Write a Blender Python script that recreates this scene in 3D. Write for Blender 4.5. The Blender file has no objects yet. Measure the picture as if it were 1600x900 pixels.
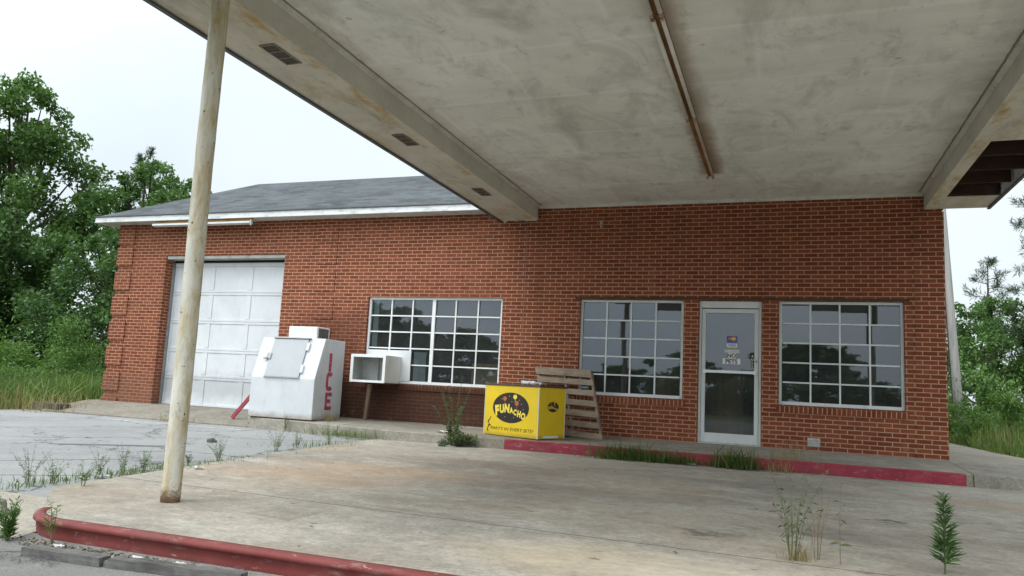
import bpy, math, random
import numpy as np
from mathutils import Matrix, Vector
R_ = math.radians
random.seed(7)
S = bpy.context.scene
COL = S.collection

# ------------------------------------------------------------------ camera
cd = bpy.data.cameras.new("camera")
cam = bpy.data.objects.new("camera", cd)
COL.objects.link(cam)
rot = Matrix(((0.9408871, -0.0036382, 0.3387008), (0.3350514, -0.1367815, -0.9322185), (0.0497196, 0.9905946, -0.127477)))
cam.matrix_world = Matrix.Translation((-2.2085, -12.6254, 0.7509)) @ rot.to_4x4()
cd.sensor_width = 36.0
cd.lens = 26.6776
cd.clip_start = 0.05
cd.clip_end = 2000
S.camera = cam

# ------------------------------------------------------------------ sky, sun, exposure
SUN_EL, SUN_AZ = 58.0, 215.0        # compass-like: azimuth from +Y clockwise
w = bpy.data.worlds.new("World")
S.world = w
w.use_nodes = True
nt = w.node_tree
for n in list(nt.nodes):
    nt.nodes.remove(n)
wo = nt.nodes.new("ShaderNodeOutputWorld")
bg = nt.nodes.new("ShaderNodeBackground")
sky = nt.nodes.new("ShaderNodeTexSky")
sky.sky_type = 'NISHITA'
sky.sun_disc = False
sky.sun_elevation = R_(SUN_EL)
sky.sun_rotation = R_(SUN_AZ)
sky.dust_density = 4.0
sky.ozone_density = 1.0
hs = nt.nodes.new("ShaderNodeHueSaturation")
hs.inputs['Saturation'].default_value = 0.3
nt.links.new(sky.outputs[0], hs.inputs['Color'])
# overcast veil: soft uneven bright cloud
tc = nt.nodes.new("ShaderNodeTexCoord")
no = nt.nodes.new("ShaderNodeTexNoise")
no.inputs['Scale'].default_value = 1.6
no.inputs['Detail'].default_value = 4
nt.links.new(tc.outputs['Generated'], no.inputs['Vector'])
rp = nt.nodes.new("ShaderNodeValToRGB")
rp.color_ramp.elements[0].position = 0.3
rp.color_ramp.elements[0].color = (6.0, 7.1, 7.8, 1)
rp.color_ramp.elements[1].position = 0.7
rp.color_ramp.elements[1].color = (8.6, 9.3, 9.7, 1)
nt.links.new(no.outputs['Fac'], rp.inputs['Fac'])
mx = nt.nodes.new("ShaderNodeMixRGB")
mx.inputs[0].default_value = 0.8
nt.links.new(hs.outputs[0], mx.inputs[1])
nt.links.new(rp.outputs[0], mx.inputs[2])
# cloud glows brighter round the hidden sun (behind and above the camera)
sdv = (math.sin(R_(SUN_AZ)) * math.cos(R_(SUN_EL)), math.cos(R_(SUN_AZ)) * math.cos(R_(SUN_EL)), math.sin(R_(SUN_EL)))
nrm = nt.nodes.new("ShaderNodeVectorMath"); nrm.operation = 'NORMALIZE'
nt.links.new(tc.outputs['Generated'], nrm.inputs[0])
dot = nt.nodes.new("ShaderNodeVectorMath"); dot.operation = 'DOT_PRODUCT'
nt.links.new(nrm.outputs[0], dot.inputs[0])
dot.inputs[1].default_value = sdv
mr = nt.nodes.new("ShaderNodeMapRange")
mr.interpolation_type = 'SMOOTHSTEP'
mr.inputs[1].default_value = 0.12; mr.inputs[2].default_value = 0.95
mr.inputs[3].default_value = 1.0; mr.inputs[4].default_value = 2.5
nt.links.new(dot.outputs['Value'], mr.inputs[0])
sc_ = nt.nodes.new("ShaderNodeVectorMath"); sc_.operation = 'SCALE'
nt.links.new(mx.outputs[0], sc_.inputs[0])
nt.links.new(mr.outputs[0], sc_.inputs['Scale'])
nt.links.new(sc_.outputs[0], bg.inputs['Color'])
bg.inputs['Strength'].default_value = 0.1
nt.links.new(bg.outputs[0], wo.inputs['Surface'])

sl = bpy.data.lights.new("sun", 'SUN')
sl.energy = 1.0
sl.angle = R_(25)
sl.color = (1.0, 0.98, 0.95)
so = bpy.data.objects.new("sun", sl)
COL.objects.link(so)
az, el = R_(SUN_AZ), R_(SUN_EL)
sd = Vector((math.sin(az) * math.cos(el), math.cos(az) * math.cos(el), math.sin(el)))
so.rotation_euler = sd.to_track_quat('Z', 'Y').to_euler()

S.view_settings.view_transform = 'Standard'
S.view_settings.look = 'None'
S.view_settings.gamma = 1
S.view_settings.use_curve_mapping = False
S.view_settings.exposure = 0.42
S.render.engine = 'CYCLES'
S.cycles.max_bounces = 8
S.cycles.transparent_max_bounces = 12

# ------------------------------------------------------------------ mesh helpers
class MB:
    def __init__(self):
        self.v, self.f, self.m = [], [], []
    def add(self, vs, fs, mi=0):
        o = len(self.v)
        self.v += [tuple(p) for p in vs]
        for f in fs:
            self.f.append(tuple(i + o for i in f))
            self.m.append(mi)
    def box(self, x0, x1, y0, y1, z0, z1, mi=0):
        self.add([(x0, y0, z0), (x1, y0, z0), (x1, y1, z0), (x0, y1, z0), (x0, y0, z1), (x1, y0, z1), (x1, y1, z1), (x0, y1, z1)],
                 [(0, 3, 2, 1), (4, 5, 6, 7), (0, 1, 5, 4), (1, 2, 6, 5), (2, 3, 7, 6), (3, 0, 4, 7)], mi)
        return self
    def obox(self, o, u, v, n, mi=0):
        o, u, v, n = Vector(o), Vector(u), Vector(v), Vector(n)
        p = [o, o + u, o + u + v, o + v, o + n, o + u + n, o + u + v + n, o + v + n]
        fs = [(0, 3, 2, 1), (4, 5, 6, 7), (0, 1, 5, 4), (1, 2, 6, 5), (2, 3, 7, 6), (3, 0, 4, 7)]
        if u.cross(v).dot(n) < 0:
            fs = [tuple(reversed(f)) for f in fs]
        self.add(p, fs, mi)
        return self
    def quad(self, a, b, c, d, mi=0):
        self.add([a, b, c, d], [(0, 1, 2, 3)], mi)
        return self
    def tube(self, pts, rad, n=8, cap=True, mi=0):
        pts = [Vector(p) for p in pts]
        if not hasattr(rad, '__len__'):
            rad = [rad] * len(pts)
        vs, fs = [], []
        for i, p in enumerate(pts):
            t = (pts[min(i + 1, len(pts) - 1)] - pts[max(i - 1, 0)]).normalized()
            a = t.cross(Vector((0, 0, 1)) if abs(t.z) < 0.9 else Vector((1, 0, 0))).normalized()
            b = t.cross(a)
            for k in range(n):
                th = 2 * math.pi * k / n
                vs.append(p + (a * math.cos(th) + b * math.sin(th)) * rad[i])
        for i in range(len(pts) - 1):
            for k in range(n):
                k2 = (k + 1) % n
                fs.append((i * n + k, i * n + k2, (i + 1) * n + k2, (i + 1) * n + k))
        if cap:
            fs.append(tuple(range(n - 1, -1, -1)) if False else tuple(range(n)))
            fs.append(tuple(range((len(pts) - 1) * n, len(pts) * n))[::-1])
        self.add(vs, fs, mi)
        return self
    def prism(self, prof, axis, a, b, mi=0):
        """extrude a closed 2-D profile along axis 0/1/2 from a to b"""
        def P(q, t):
            return (t, q[0], q[1]) if axis == 0 else ((q[0], t, q[1]) if axis == 1 else (q[0], q[1], t))
        n = len(prof)
        vs = [P(q, a) for q in prof] + [P(q, b) for q in prof]
        fs = [(i, (i + 1) % n, n + (i + 1) % n, n + i) for i in range(n)]
        fs += [tuple(range(n))[::-1], tuple(range(n, 2 * n))]
        self.add(vs, fs, mi)
        return self
    def build(self, name, mats, parent=None, smooth=False, bevel=0, recalc=True, seg=1):
        me = bpy.data.meshes.new(name)
        me.from_pydata(self.v, [], self.f)
        if not isinstance(mats, (list, tuple)):
            mats = [mats]
        for m in mats:
            me.materials.append(m)
        if len(mats) > 1:
            me.polygons.foreach_set('material_index', self.m)
        if recalc:
            import bmesh
            bm = bmesh.new()
            bm.from_mesh(me)
            bmesh.ops.recalc_face_normals(bm, faces=bm.faces)
            bm.to_mesh(me)
            bm.free()
        if smooth:
            me.polygons.foreach_set('use_smooth', [True] * len(me.polygons))
        me.update()
        o = bpy.data.objects.new(name, me)
        COL.objects.link(o)
        if parent:
            o.parent = parent
        if bevel:
            b = o.modifiers.new("bevel", 'BEVEL')
            b.width = bevel
            b.segments = seg
            b.limit_method = 'ANGLE'
            b.angle_limit = R_(40)
        return o

def tag(o, label, cat, group=None):
    o['label'] = label
    o['category'] = cat
    if group:
        o['group'] = group
    return o

def thing(name, loc, label, cat, group=None, rz=0.0):
    o = bpy.data.objects.new(name, None)
    o.empty_display_size = 0.2
    COL.objects.link(o)
    o.location = loc
    o.rotation_euler = (0, 0, rz)
    return tag(o, label, cat, group)

def structure(o):
    o['kind'] = 'structure'
    return o

def quads_mesh(name, P, mat, parent=None, k=4):
    """P: (n,k,3) array of polygons"""
    n = P.shape[0]
    me = bpy.data.meshes.new(name)
    me.vertices.add(n * k)
    me.vertices.foreach_set('co', np.ascontiguousarray(P, dtype=np.float32).ravel())
    me.loops.add(n * k)
    me.loops.foreach_set('vertex_index', np.arange(n * k, dtype=np.int32))
    me.polygons.add(n)
    me.polygons.foreach_set('loop_start', np.arange(0, n * k, k, dtype=np.int32))
    me.polygons.foreach_set('loop_total', np.full(n, k, dtype=np.int32))
    me.update(calc_edges=True)
    me.validate()
    me.materials.append(mat)
    o = bpy.data.objects.new(name, me)
    COL.objects.link(o)
    if parent:
        o.parent = parent
    return o

def text_mb(mb, body, size, M, offset=0.0, sx=1.0, shear=0.0, mi=0):
    """append lettering to mb; M maps text plane (x,y,0) -> local space; centred on its box"""
    cu = bpy.data.curves.new("lettering", 'FONT')
    cu.body = body
    cu.size = 1.0
    cu.offset = offset
    cu.shear = shear
    cu.resolution_u = 4
    ob = bpy.data.objects.new("lettering", cu)
    COL.objects.link(ob)
    dg = bpy.context.evaluated_depsgraph_get()
    dg.update()
    me = bpy.data.meshes.new_from_object(ob.evaluated_get(dg))
    vs = np.array([v.co[:] for v in me.vertices])
    fs = [tuple(p.vertices) for p in me.polygons]
    bpy.data.objects.remove(ob)
    bpy.data.curves.remove(cu)
    bpy.data.meshes.remove(me)
    lo, hi = vs.min(0), vs.max(0)
    h = hi[1] - lo[1]
    k = size / h
    vs = (vs - (lo + hi) / 2) * k
    mb.add([M @ Vector((p[0] * sx, p[1], 0)) for p in vs], fs, mi)
    return (hi[0] - lo[0]) * k * sx

# ------------------------------------------------------------------ material helpers
class NT:
    def __init__(self, name):
        self.mat = bpy.data.materials.new(name)
        self.mat.use_nodes = True
        self.t = self.mat.node_tree
        for n in list(self.t.nodes):
            self.t.nodes.remove(n)
        self.out = self.t.nodes.new("ShaderNodeOutputMaterial")
        self.bs = self.t.nodes.new("ShaderNodeBsdfPrincipled")
        self.t.links.new(self.bs.outputs[0], self.out.inputs[0])
        self.co = self.t.nodes.new("ShaderNodeTexCoord").outputs['Object']
    def L(self, a, b):
        self.t.links.new(a, b)
    def val(self, inp, x):
        if hasattr(x, 'is_output'):
            self.L(x, inp)
        else:
            inp.default_value = x
    def noise(self, scale, detail=4, rough=0.55, vec=None, stretch=None, dist=0.0):
        n = self.t.nodes.new("ShaderNodeTexNoise")
        n.inputs['Scale'].default_value = scale
        n.inputs['Detail'].default_value = detail
        n.inputs['Roughness'].default_value = rough
        n.inputs['Distortion'].default_value = dist
        v = vec or self.co
        if stretch:
            m = self.t.nodes.new("ShaderNodeMapping")
            m.inputs['Scale'].default_value = stretch
            self.L(v, m.inputs['Vector'])
            v = m.outputs[0]
        self.L(v, n.inputs['Vector'])
        return n.outputs['Fac']
    def ramp(self, x, stops):
        r = self.t.nodes.new("ShaderNodeValToRGB")
        e = r.color_ramp.elements
        while len(e) < len(stops):
            e.new(0.5)
        for i, (p, c) in enumerate(stops):
            e[i].position = p
            if not hasattr(c, '__len__'):
                c = (c, c, c)
            e[i].color = (*c, 1)
        self.L(x, r.inputs['Fac'])
        return r.outputs[0]
    def mix(self, fac, a, b, mode='MIX'):
        m = self.t.nodes.new("ShaderNodeMixRGB")
        m.blend_type = mode
        self.val(m.inputs[0], fac)
        for i, c in ((1, a), (2, b)):
            if hasattr(c, 'is_output'):
                self.L(c, m.inputs[i])
            else:
                m.inputs[i].default_value = (*c, 1) if hasattr(c, '__len__') else (c, c, c, 1)
        return m.outputs[0]
    def math(self, op, a, b=0.0, c=0.0, clamp=False):
        m = self.t.nodes.new("ShaderNodeMath")
        m.operation = op
        m.use_clamp = clamp
        for i, x in enumerate((a, b, c)):
            self.val(m.inputs[i], x)
        return m.outputs[0]
    def xyz(self):
        s = self.t.nodes.new("ShaderNodeSeparateXYZ")
        self.L(self.co, s.inputs[0])
        return s.outputs
    def comb(self, x, y, z=0.0):
        c = self.t.nodes.new("ShaderNodeCombineXYZ")
        self.val(c.inputs[0], x); self.val(c.inputs[1], y); self.val(c.inputs[2], z)
        return c.outputs[0]
    def band(self, x, c, hw, soft):
        """1 inside |x-c|<hw fading over soft"""
        d = self.math('ABSOLUTE', self.math('SUBTRACT', x, c))
        mr = self.t.nodes.new("ShaderNodeMapRange")
        mr.inputs[1].default_value = hw
        mr.inputs[2].default_value = hw + soft
        mr.inputs[3].default_value = 1
        mr.inputs[4].default_value = 0
        self.L(d, mr.inputs[0])
        return mr.outputs[0]
    def blob(self, x, y, cx, cy, rx, ry, soft=0.6):
        a = self.math('DIVIDE', self.math('SUBTRACT', x, cx), rx)
        b = self.math('DIVIDE', self.math('SUBTRACT', y, cy), ry)
        d = self.math('SQRT', self.math('ADD', self.math('MULTIPLY', a, a), self.math('MULTIPLY', b, b)))
        mr = self.t.nodes.new("ShaderNodeMapRange")
        mr.inputs[1].default_value = 1 - soft
        mr.inputs[2].default_value = 1 + soft * 0.4
        mr.inputs[3].default_value = 1
        mr.inputs[4].default_value = 0
        self.L(d, mr.inputs[0])
        return mr.outputs[0]
    def done(self, col, rough=0.8, bump=None, bs=0.3, bd=0.01, spec=0.3, metal=0.0):
        if hasattr(col, 'is_output'):
            self.L(col, self.bs.inputs['Base Color'])
        else:
            self.bs.inputs['Base Color'].default_value = (*col, 1)
        self.val(self.bs.inputs['Roughness'], rough)
        self.bs.inputs['Specular IOR Level'].default_value = spec
        self.bs.inputs['Metallic'].default_value = metal
        if bump is not None:
            b = self.t.nodes.new("ShaderNodeBump")
            b.inputs['Strength'].default_value = bs
            b.inputs['Distance'].default_value = bd
            self.L(bump, b.inputs['Height'])
            self.L(b.outputs[0], self.bs.inputs['Normal'])
        return self.mat

def mottled(name, c1, c2, scale=6, rough=0.7, spec=0.3, bs=0.15, metal=0.0, stretch=None, fine=60, dirt=None, dirt_amt=0.5, dirt_scale=3):
    n = NT(name)
    a = n.noise(scale, 5, 0.6, stretch=stretch)
    c = n.mix(n.ramp(a, [(0.35, 0.0), (0.68, 1.0)]), c1, c2)
    f = n.noise(fine, 3, 0.6, stretch=stretch)
    c = n.mix(0.18, c, n.ramp(f, [(0.3, 0.25), (0.7, 0.75)]), 'OVERLAY')
    if dirt:
        d = n.ramp(n.noise(dirt_scale, 6, 0.7, stretch=stretch), [(0.5, 0.0), (0.72, 1.0)])
        c = n.mix(n.math('MULTIPLY', d, dirt_amt), c, dirt)
    return n.done(c, rough, f, bs, 0.004, spec, metal)

# ---- brick
def brick_material(name, rowlock=False):
    n = NT(name)
    x, y, z = n.xyz()
    u = n.math('ADD', x, y)
    wob = n.noise(3.0, 2)
    wz = n.math('ADD', z, n.math('MULTIPLY', n.math('SUBTRACT', wob, 0.5), 0.006))
    if rowlock:
        v = n.comb(u, n.math('ADD', wz, 0.0))
    else:
        v = n.comb(u, wz)
    b = n.t.nodes.new("ShaderNodeTexBrick")
    n.L(v, b.inputs['Vector'])
    b.inputs['Scale'].default_value = 1.0
    b.inputs['Brick Width'].default_value = 0.0677 if rowlock else 0.203
    b.inputs['Row Height'].default_value = 0.5 if rowlock else 0.0677
    b.inputs['Mortar Size'].default_value = 0.0070
    b.inputs['Mortar Smooth'].default_value = 0.15
    b.inputs['Bias'].default_value = -0.1
    b.offset = 0.0 if rowlock else 0.5
    b.inputs['Color1'].default_value = (0.160, 0.041, 0.0175, 1)
    b.inputs['Color2'].default_value = (0.255, 0.072, 0.031, 1)
    b.inputs['Mortar'].default_value = (0.47, 0.285, 0.195, 1)
    big = n.noise(0.7, 5, 0.6)
    fine = n.noise(45, 4, 0.7)
    c = n.mix(0.5, b.outputs['Color'], n.ramp(fine, [(0.25, 0.28), (0.75, 0.72)]), 'OVERLAY')
    c = n.mix(n.ramp(big, [(0.35, 0.0), (0.75, 0.28)]), c, (0.17, 0.055, 0.03))
    c = n.mix(n.ramp(n.noise(6, 5, 0.75), [(0.5, 0.0), (0.72, 0.35)]), c, (0.09, 0.028, 0.018))
    c = n.mix(n.ramp(n.noise(1.3, 6, 0.75, stretch=(1, 1, 0.5)), [(0.60, 0.0), (0.82, 0.30)]), c, (0.36, 0.22, 0.17))
    # streaky weathering
    st = n.noise(2.2, 5, 0.65, stretch=(1.0, 1.0, 0.25))
    c = n.mix(n.ramp(st, [(0.52, 0.0), (0.8, 0.35)]), c, (0.10, 0.045, 0.025))
    # damp / soot stain under the left window and behind the ice machine
    edge = n.math('MULTIPLY', n.math('SUBTRACT', n.noise(2.5, 5, 0.7), 0.5), 0.9)
    s1 = n.math('MULTIPLY', n.band(n.math('ADD', x, edge), -8.5, 1.75, 0.4),
                n.band(n.math('ADD', z, n.math('MULTIPLY', edge, 0.5)), 0.1, 0.50, 0.25))
    c = n.mix(n.math('MULTIPLY', s1, 0.9), c, (0.050, 0.024, 0.016))
    s2 = n.math('MULTIPLY', n.band(n.math('ADD', x, edge), -10.4, 0.55, 0.5),
                n.band(n.math('ADD', z, edge), 1.5, 0.3, 0.4))
    c = n.mix(n.math('MULTIPLY', s2, 0.5), c, (0.10, 0.035, 0.02))
    # dust splashed up at the foot of the far left corner
    s3 = n.math('MULTIPLY', n.band(x, -15.6, 0.8, 0.5), n.band(n.math('ADD', z, edge), 0.0, 0.25, 0.5))
    c = n.mix(n.math('MULTIPLY', s3, 0.55), c, (0.17, 0.085, 0.055))
    s4 = n.math('MULTIPLY', n.ramp(n.noise(5, 5, 0.7), [(0.55, 0.0), (0.7, 1.0)]), n.band(n.math('ADD', z, edge), 0.0, 0.12, 0.35))
    c = n.mix(n.math('MULTIPLY', s4, 0.35), c, (0.30, 0.22, 0.17))
    h = n.math('SUBTRACT', n.math('MULTIPLY', fine, 0.25), b.outputs['Fac'])
    return n.done(c, 0.88, h, 0.5, 0.008, 0.2)

BRICK = brick_material("brick")
ROWLOCK = brick_material("brick_on_edge", True)

# ---- concrete
def concrete(name, base=(0.36, 0.335, 0.29), dark=(0.22, 0.205, 0.18), rust=None, xj=(), yj=(), blobs=(), streak=True, light=(0.46, 0.43, 0.38), warm=0.0):
    n = NT(name)
    x, y, z = n.xyz()
    a = n.noise(0.55, 6, 0.62)
    b = n.noise(2.6, 6, 0.65, stretch=(0.8, 1.3, 1.0) if streak else None, dist=0.4)
    f = n.noise(38, 4, 0.7)
    c = n.mix(n.ramp(a, [(0.35, 0.0), (0.68, 1.0)]), base, dark)
    c = n.mix(n.ramp(b, [(0.45, 0.0), (0.75, 0.75)]), c, light)
    c = n.mix(n.ramp(n.noise(1.7, 6, 0.7, dist=0.6), [(0.55, 0.0), (0.78, 0.55)]), c, tuple(k * 0.62 for k in dark))
    c = n.mix(0.5, c, n.ramp(f, [(0.3, 0.27), (0.7, 0.73)]), 'OVERLAY')
    if warm:
        c = n.mix(n.ramp(n.noise(0.42, 5, 0.6, stretch=(0.7, 1.3, 1), dist=0.7), [(0.46, 0.0), (0.66, warm)]), c, (0.33, 0.235, 0.145))
    wob = n.math('MULTIPLY', n.math('SUBTRACT', n.noise(1.3, 5, 0.7), 0.5), 1.3)
    for (cx, cy, rx, ry, col, amt) in blobs:
        m = n.blob(n.math('ADD', x, wob), n.math('ADD', y, wob), cx, cy, rx, ry)
        c = n.mix(n.math('MULTIPLY', m, amt), c, col)
    c = n.mix(0.5, c, n.ramp(n.noise(9, 7, 0.82, stretch=(0.8, 1.1, 1.0), dist=0.3), [(0.3, 0.24), (0.7, 0.72)]), 'OVERLAY')
    sp = n.ramp(n.noise(9, 3, 0.5, stretch=(0.6, 1.2, 1)), [(0.68, 0.0), (0.74, 0.75)])
    c = n.mix(sp, c, tuple(k * 0.45 for k in dark))
    w2 = n.math('MULTIPLY', n.math('SUBTRACT', n.noise(2.0, 4, 0.7), 0.5), 0.05)
    for xx in xj:
        c = n.mix(n.math('MULTIPLY', n.band(n.math('ADD', x, w2), xx, 0.005, 0.006), 0.85), c, (0.05, 0.045, 0.04))
    for (k, yy) in yj:      # joint y = yy + k*x
        yl = n.math('SUBTRACT', n.math('ADD', y, w2), n.math('MULTIPLY', x, k))
        c = n.mix(n.math('MULTIPLY', n.band(yl, yy, 0.005, 0.006), 0.85), c, (0.05, 0.045, 0.04))
    return n.done(c, 0.9, f, 0.25, 0.004, 0.25)

RUST_C = (0.34, 0.20, 0.10)
SLAB = concrete("forecourt_concrete", base=(0.37, 0.335, 0.275), dark=(0.23, 0.205, 0.17), light=(0.45, 0.42, 0.36), warm=0.3, yj=[(-0.05, -7.80)],
                blobs=[(-6.6, -6.3, 1.3, 0.65, RUST_C, 0.42), (-6.1, -5.3, 1.5, 0.6, RUST_C, 0.38), (-5.6, -3.9, 1.2, 0.5, (0.2, 0.14, 0.09), 0.4),
                       (-3.2, -8.35, 0.9, 0.5, (0.46, 0.38, 0.27), 0.7), (-1.5, -8.4, 1.6, 0.6, (0.50, 0.44, 0.35), 0.7),
                       (-2.75, -7.0, 0.28, 0.12, (0.10, 0.09, 0.08), 0.75), (-1.42, -5.55, 0.14, 0.13, (0.07, 0.065, 0.06), 0.85),
                       (-1.9, -6.6, 0.5, 0.25, (0.13, 0.115, 0.1), 0.45), (-4.0, -5.5, 1.2, 0.45, (0.16, 0.145, 0.125), 0.35),
                       (-2.6, -3.7, 1.6, 0.3, (0.17, 0.155, 0.135), 0.4), (-0.2, -3.6, 0.9, 0.35, RUST_C, 0.35), (-4.6, -6.9, 0.6, 0.25, (0.25, 0.2, 0.13), 0.4)])
PATCH = concrete("patch_concrete", base=(0.31, 0.275, 0.22), dark=(0.22, 0.195, 0.155), light=(0.39, 0.35, 0.29))
WALK = concrete("walkway_concrete", base=(0.30, 0.275, 0.225), dark=(0.19, 0.17, 0.135), streak=False, light=(0.36, 0.335, 0.285), xj=[-0.02, -3.1, -6.15, -9.2],
                blobs=[(-8.6, -0.5, 1.6, 0.7, (0.12, 0.10, 0.08), 0.55), (-6.0, -0.8, 1.3, 0.9, (0.15, 0.13, 0.10), 0.4)])
APRON = concrete("apron_concrete", base=(0.24, 0.215, 0.175), dark=(0.165, 0.145, 0.115), streak=False, light=(0.30, 0.275, 0.23))

def asphalt(name, c1, c2, c3, grass=None, stripe=None):
    n = NT(name)
    x, y, z = n.xyz()
    a = n.noise(0.4, 6, 0.65)
    f = n.noise(120, 3, 0.7)
    vo = n.t.nodes.new("ShaderNodeTexVoronoi")
    vo.inputs['Scale'].default_value = 70
    n.L(n.co, vo.inputs['Vector'])
    c = n.mix(n.ramp(a, [(0.35, 0.0), (0.68, 1.0)]), c1, c2)
    c = n.mix(n.ramp(n.noise(3.2, 6, 0.7), [(0.5, 0.0), (0.75, 0.6)]), c, c3)
    c = n.mix(0.4, c, n.ramp(vo.outputs['Distance'], [(0.1, 0.3), (0.6, 0.72)]), 'OVERLAY')
    cr = n.t.nodes.new("ShaderNodeTexVoronoi")
    cr.feature = 'DISTANCE_TO_EDGE'
    cr.inputs['Scale'].default_value = 0.55
    m = n.t.nodes.new("ShaderNodeVectorMath")
    m.operation = 'ADD'
    n.L(n.co, m.inputs[0])
    ns = n.noise(2.0, 5, 0.7)
    n.L(n.comb(ns, ns), m.inputs[1])
    n.L(m.outputs[0], cr.inputs['Vector'])
    c = n.mix(n.ramp(cr.outputs['Distance'], [(0.004, 0.75), (0.016, 0.0)]), c, (0.05, 0.05, 0.045))
    d = n.ramp(n.noise(6, 3, 0.5, stretch=(0.6, 1.5, 1)), [(0.69, 0.0), (0.73, 0.8)])
    c = n.mix(d, c, (0.055, 0.05, 0.04))
    if stripe:
        k = n.math('MULTIPLY', n.band(y, stripe[0], 0.05, 0.02), n.band(x, stripe[1], stripe[2], 0.05))
        k = n.math('MULTIPLY', k, n.ramp(n.noise(7, 4, 0.7), [(0.42, 0.0), (0.6, 0.6)]))
        c = n.mix(k, c, (0.6, 0.6, 0.57))
    return n.done(c, 0.95, vo.outputs['Distance'], 0.3, 0.006, 0.05)

LOT = asphalt("weathered_asphalt", (0.275, 0.275, 0.265), (0.21, 0.21, 0.205), (0.34, 0.34, 0.325), stripe=(-1.75, -12.6, 1.6))
ROAD = asphalt("road_asphalt", (0.20, 0.195, 0.18), (0.15, 0.147, 0.138), (0.27, 0.26, 0.235))
GRAVEL = asphalt("gravel", (0.36, 0.34, 0.30), (0.28, 0.26, 0.22), (0.45, 0.43, 0.39))

def soil():
    n = NT("soil")
    a = n.noise(0.8, 6, 0.7)
    f = n.noise(25, 4, 0.7)
    c = n.mix(n.ramp(a, [(0.35, 0.0), (0.65, 1.0)]), (0.075, 0.10, 0.03), (0.15, 0.13, 0.07))
    c = n.mix(0.5, c, n.ramp(f, [(0.3, 0.25), (0.7, 0.75)]), 'OVERLAY')
    return n.done(c, 0.95, f, 0.5, 0.03, 0.1)
SOIL = soil()
SAND = concrete("sandy_concrete", base=(0.36, 0.325, 0.265), dark=(0.25, 0.22, 0.175), streak=False, light=(0.42, 0.39, 0.33))

def red_paint(name, c1, c2, wear, amt):
    n = NT(name)
    a = n.noise(4, 6, 0.7)
    f = n.noise(40, 4, 0.7)
    c = n.mix(n.ramp(a, [(0.35, 0.0), (0.7, 1.0)]), c1, c2)
    x, y, z = n.xyz()
    wr = n.ramp(n.noise(7, 6, 0.75, stretch=(0.6, 1, 2)), [(0.55, 0.0), (0.68, amt)])
    c = n.mix(wr, c, wear)
    ch = n.ramp(n.noise(16, 5, 0.7, stretch=(0.5, 1, 1.4)), [(0.63, 0.0), (0.66, 1.0)])      # chips down to bare concrete
    c = n.mix(n.math('MULTIPLY', ch, 0.8), c, (0.33, 0.29, 0.24))
    gr = n.ramp(n.noise(2.6, 6, 0.75, stretch=(0.7, 1, 2)), [(0.5, 0.0), (0.72, 0.7)])
    c = n.mix(gr, c, (0.11, 0.055, 0.045))
    return n.done(c, 0.7, f, 0.25, 0.004, 0.3)
KERB_RED = red_paint("faded_red_paint", (0.165, 0.032, 0.028), (0.21, 0.052, 0.046), (0.33, 0.20, 0.17), 0.6)
KERB_CRIMSON = red_paint("crimson_paint", (0.235, 0.020, 0.038), (0.32, 0.046, 0.068), (0.35, 0.22, 0.2), 0.4)

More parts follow.
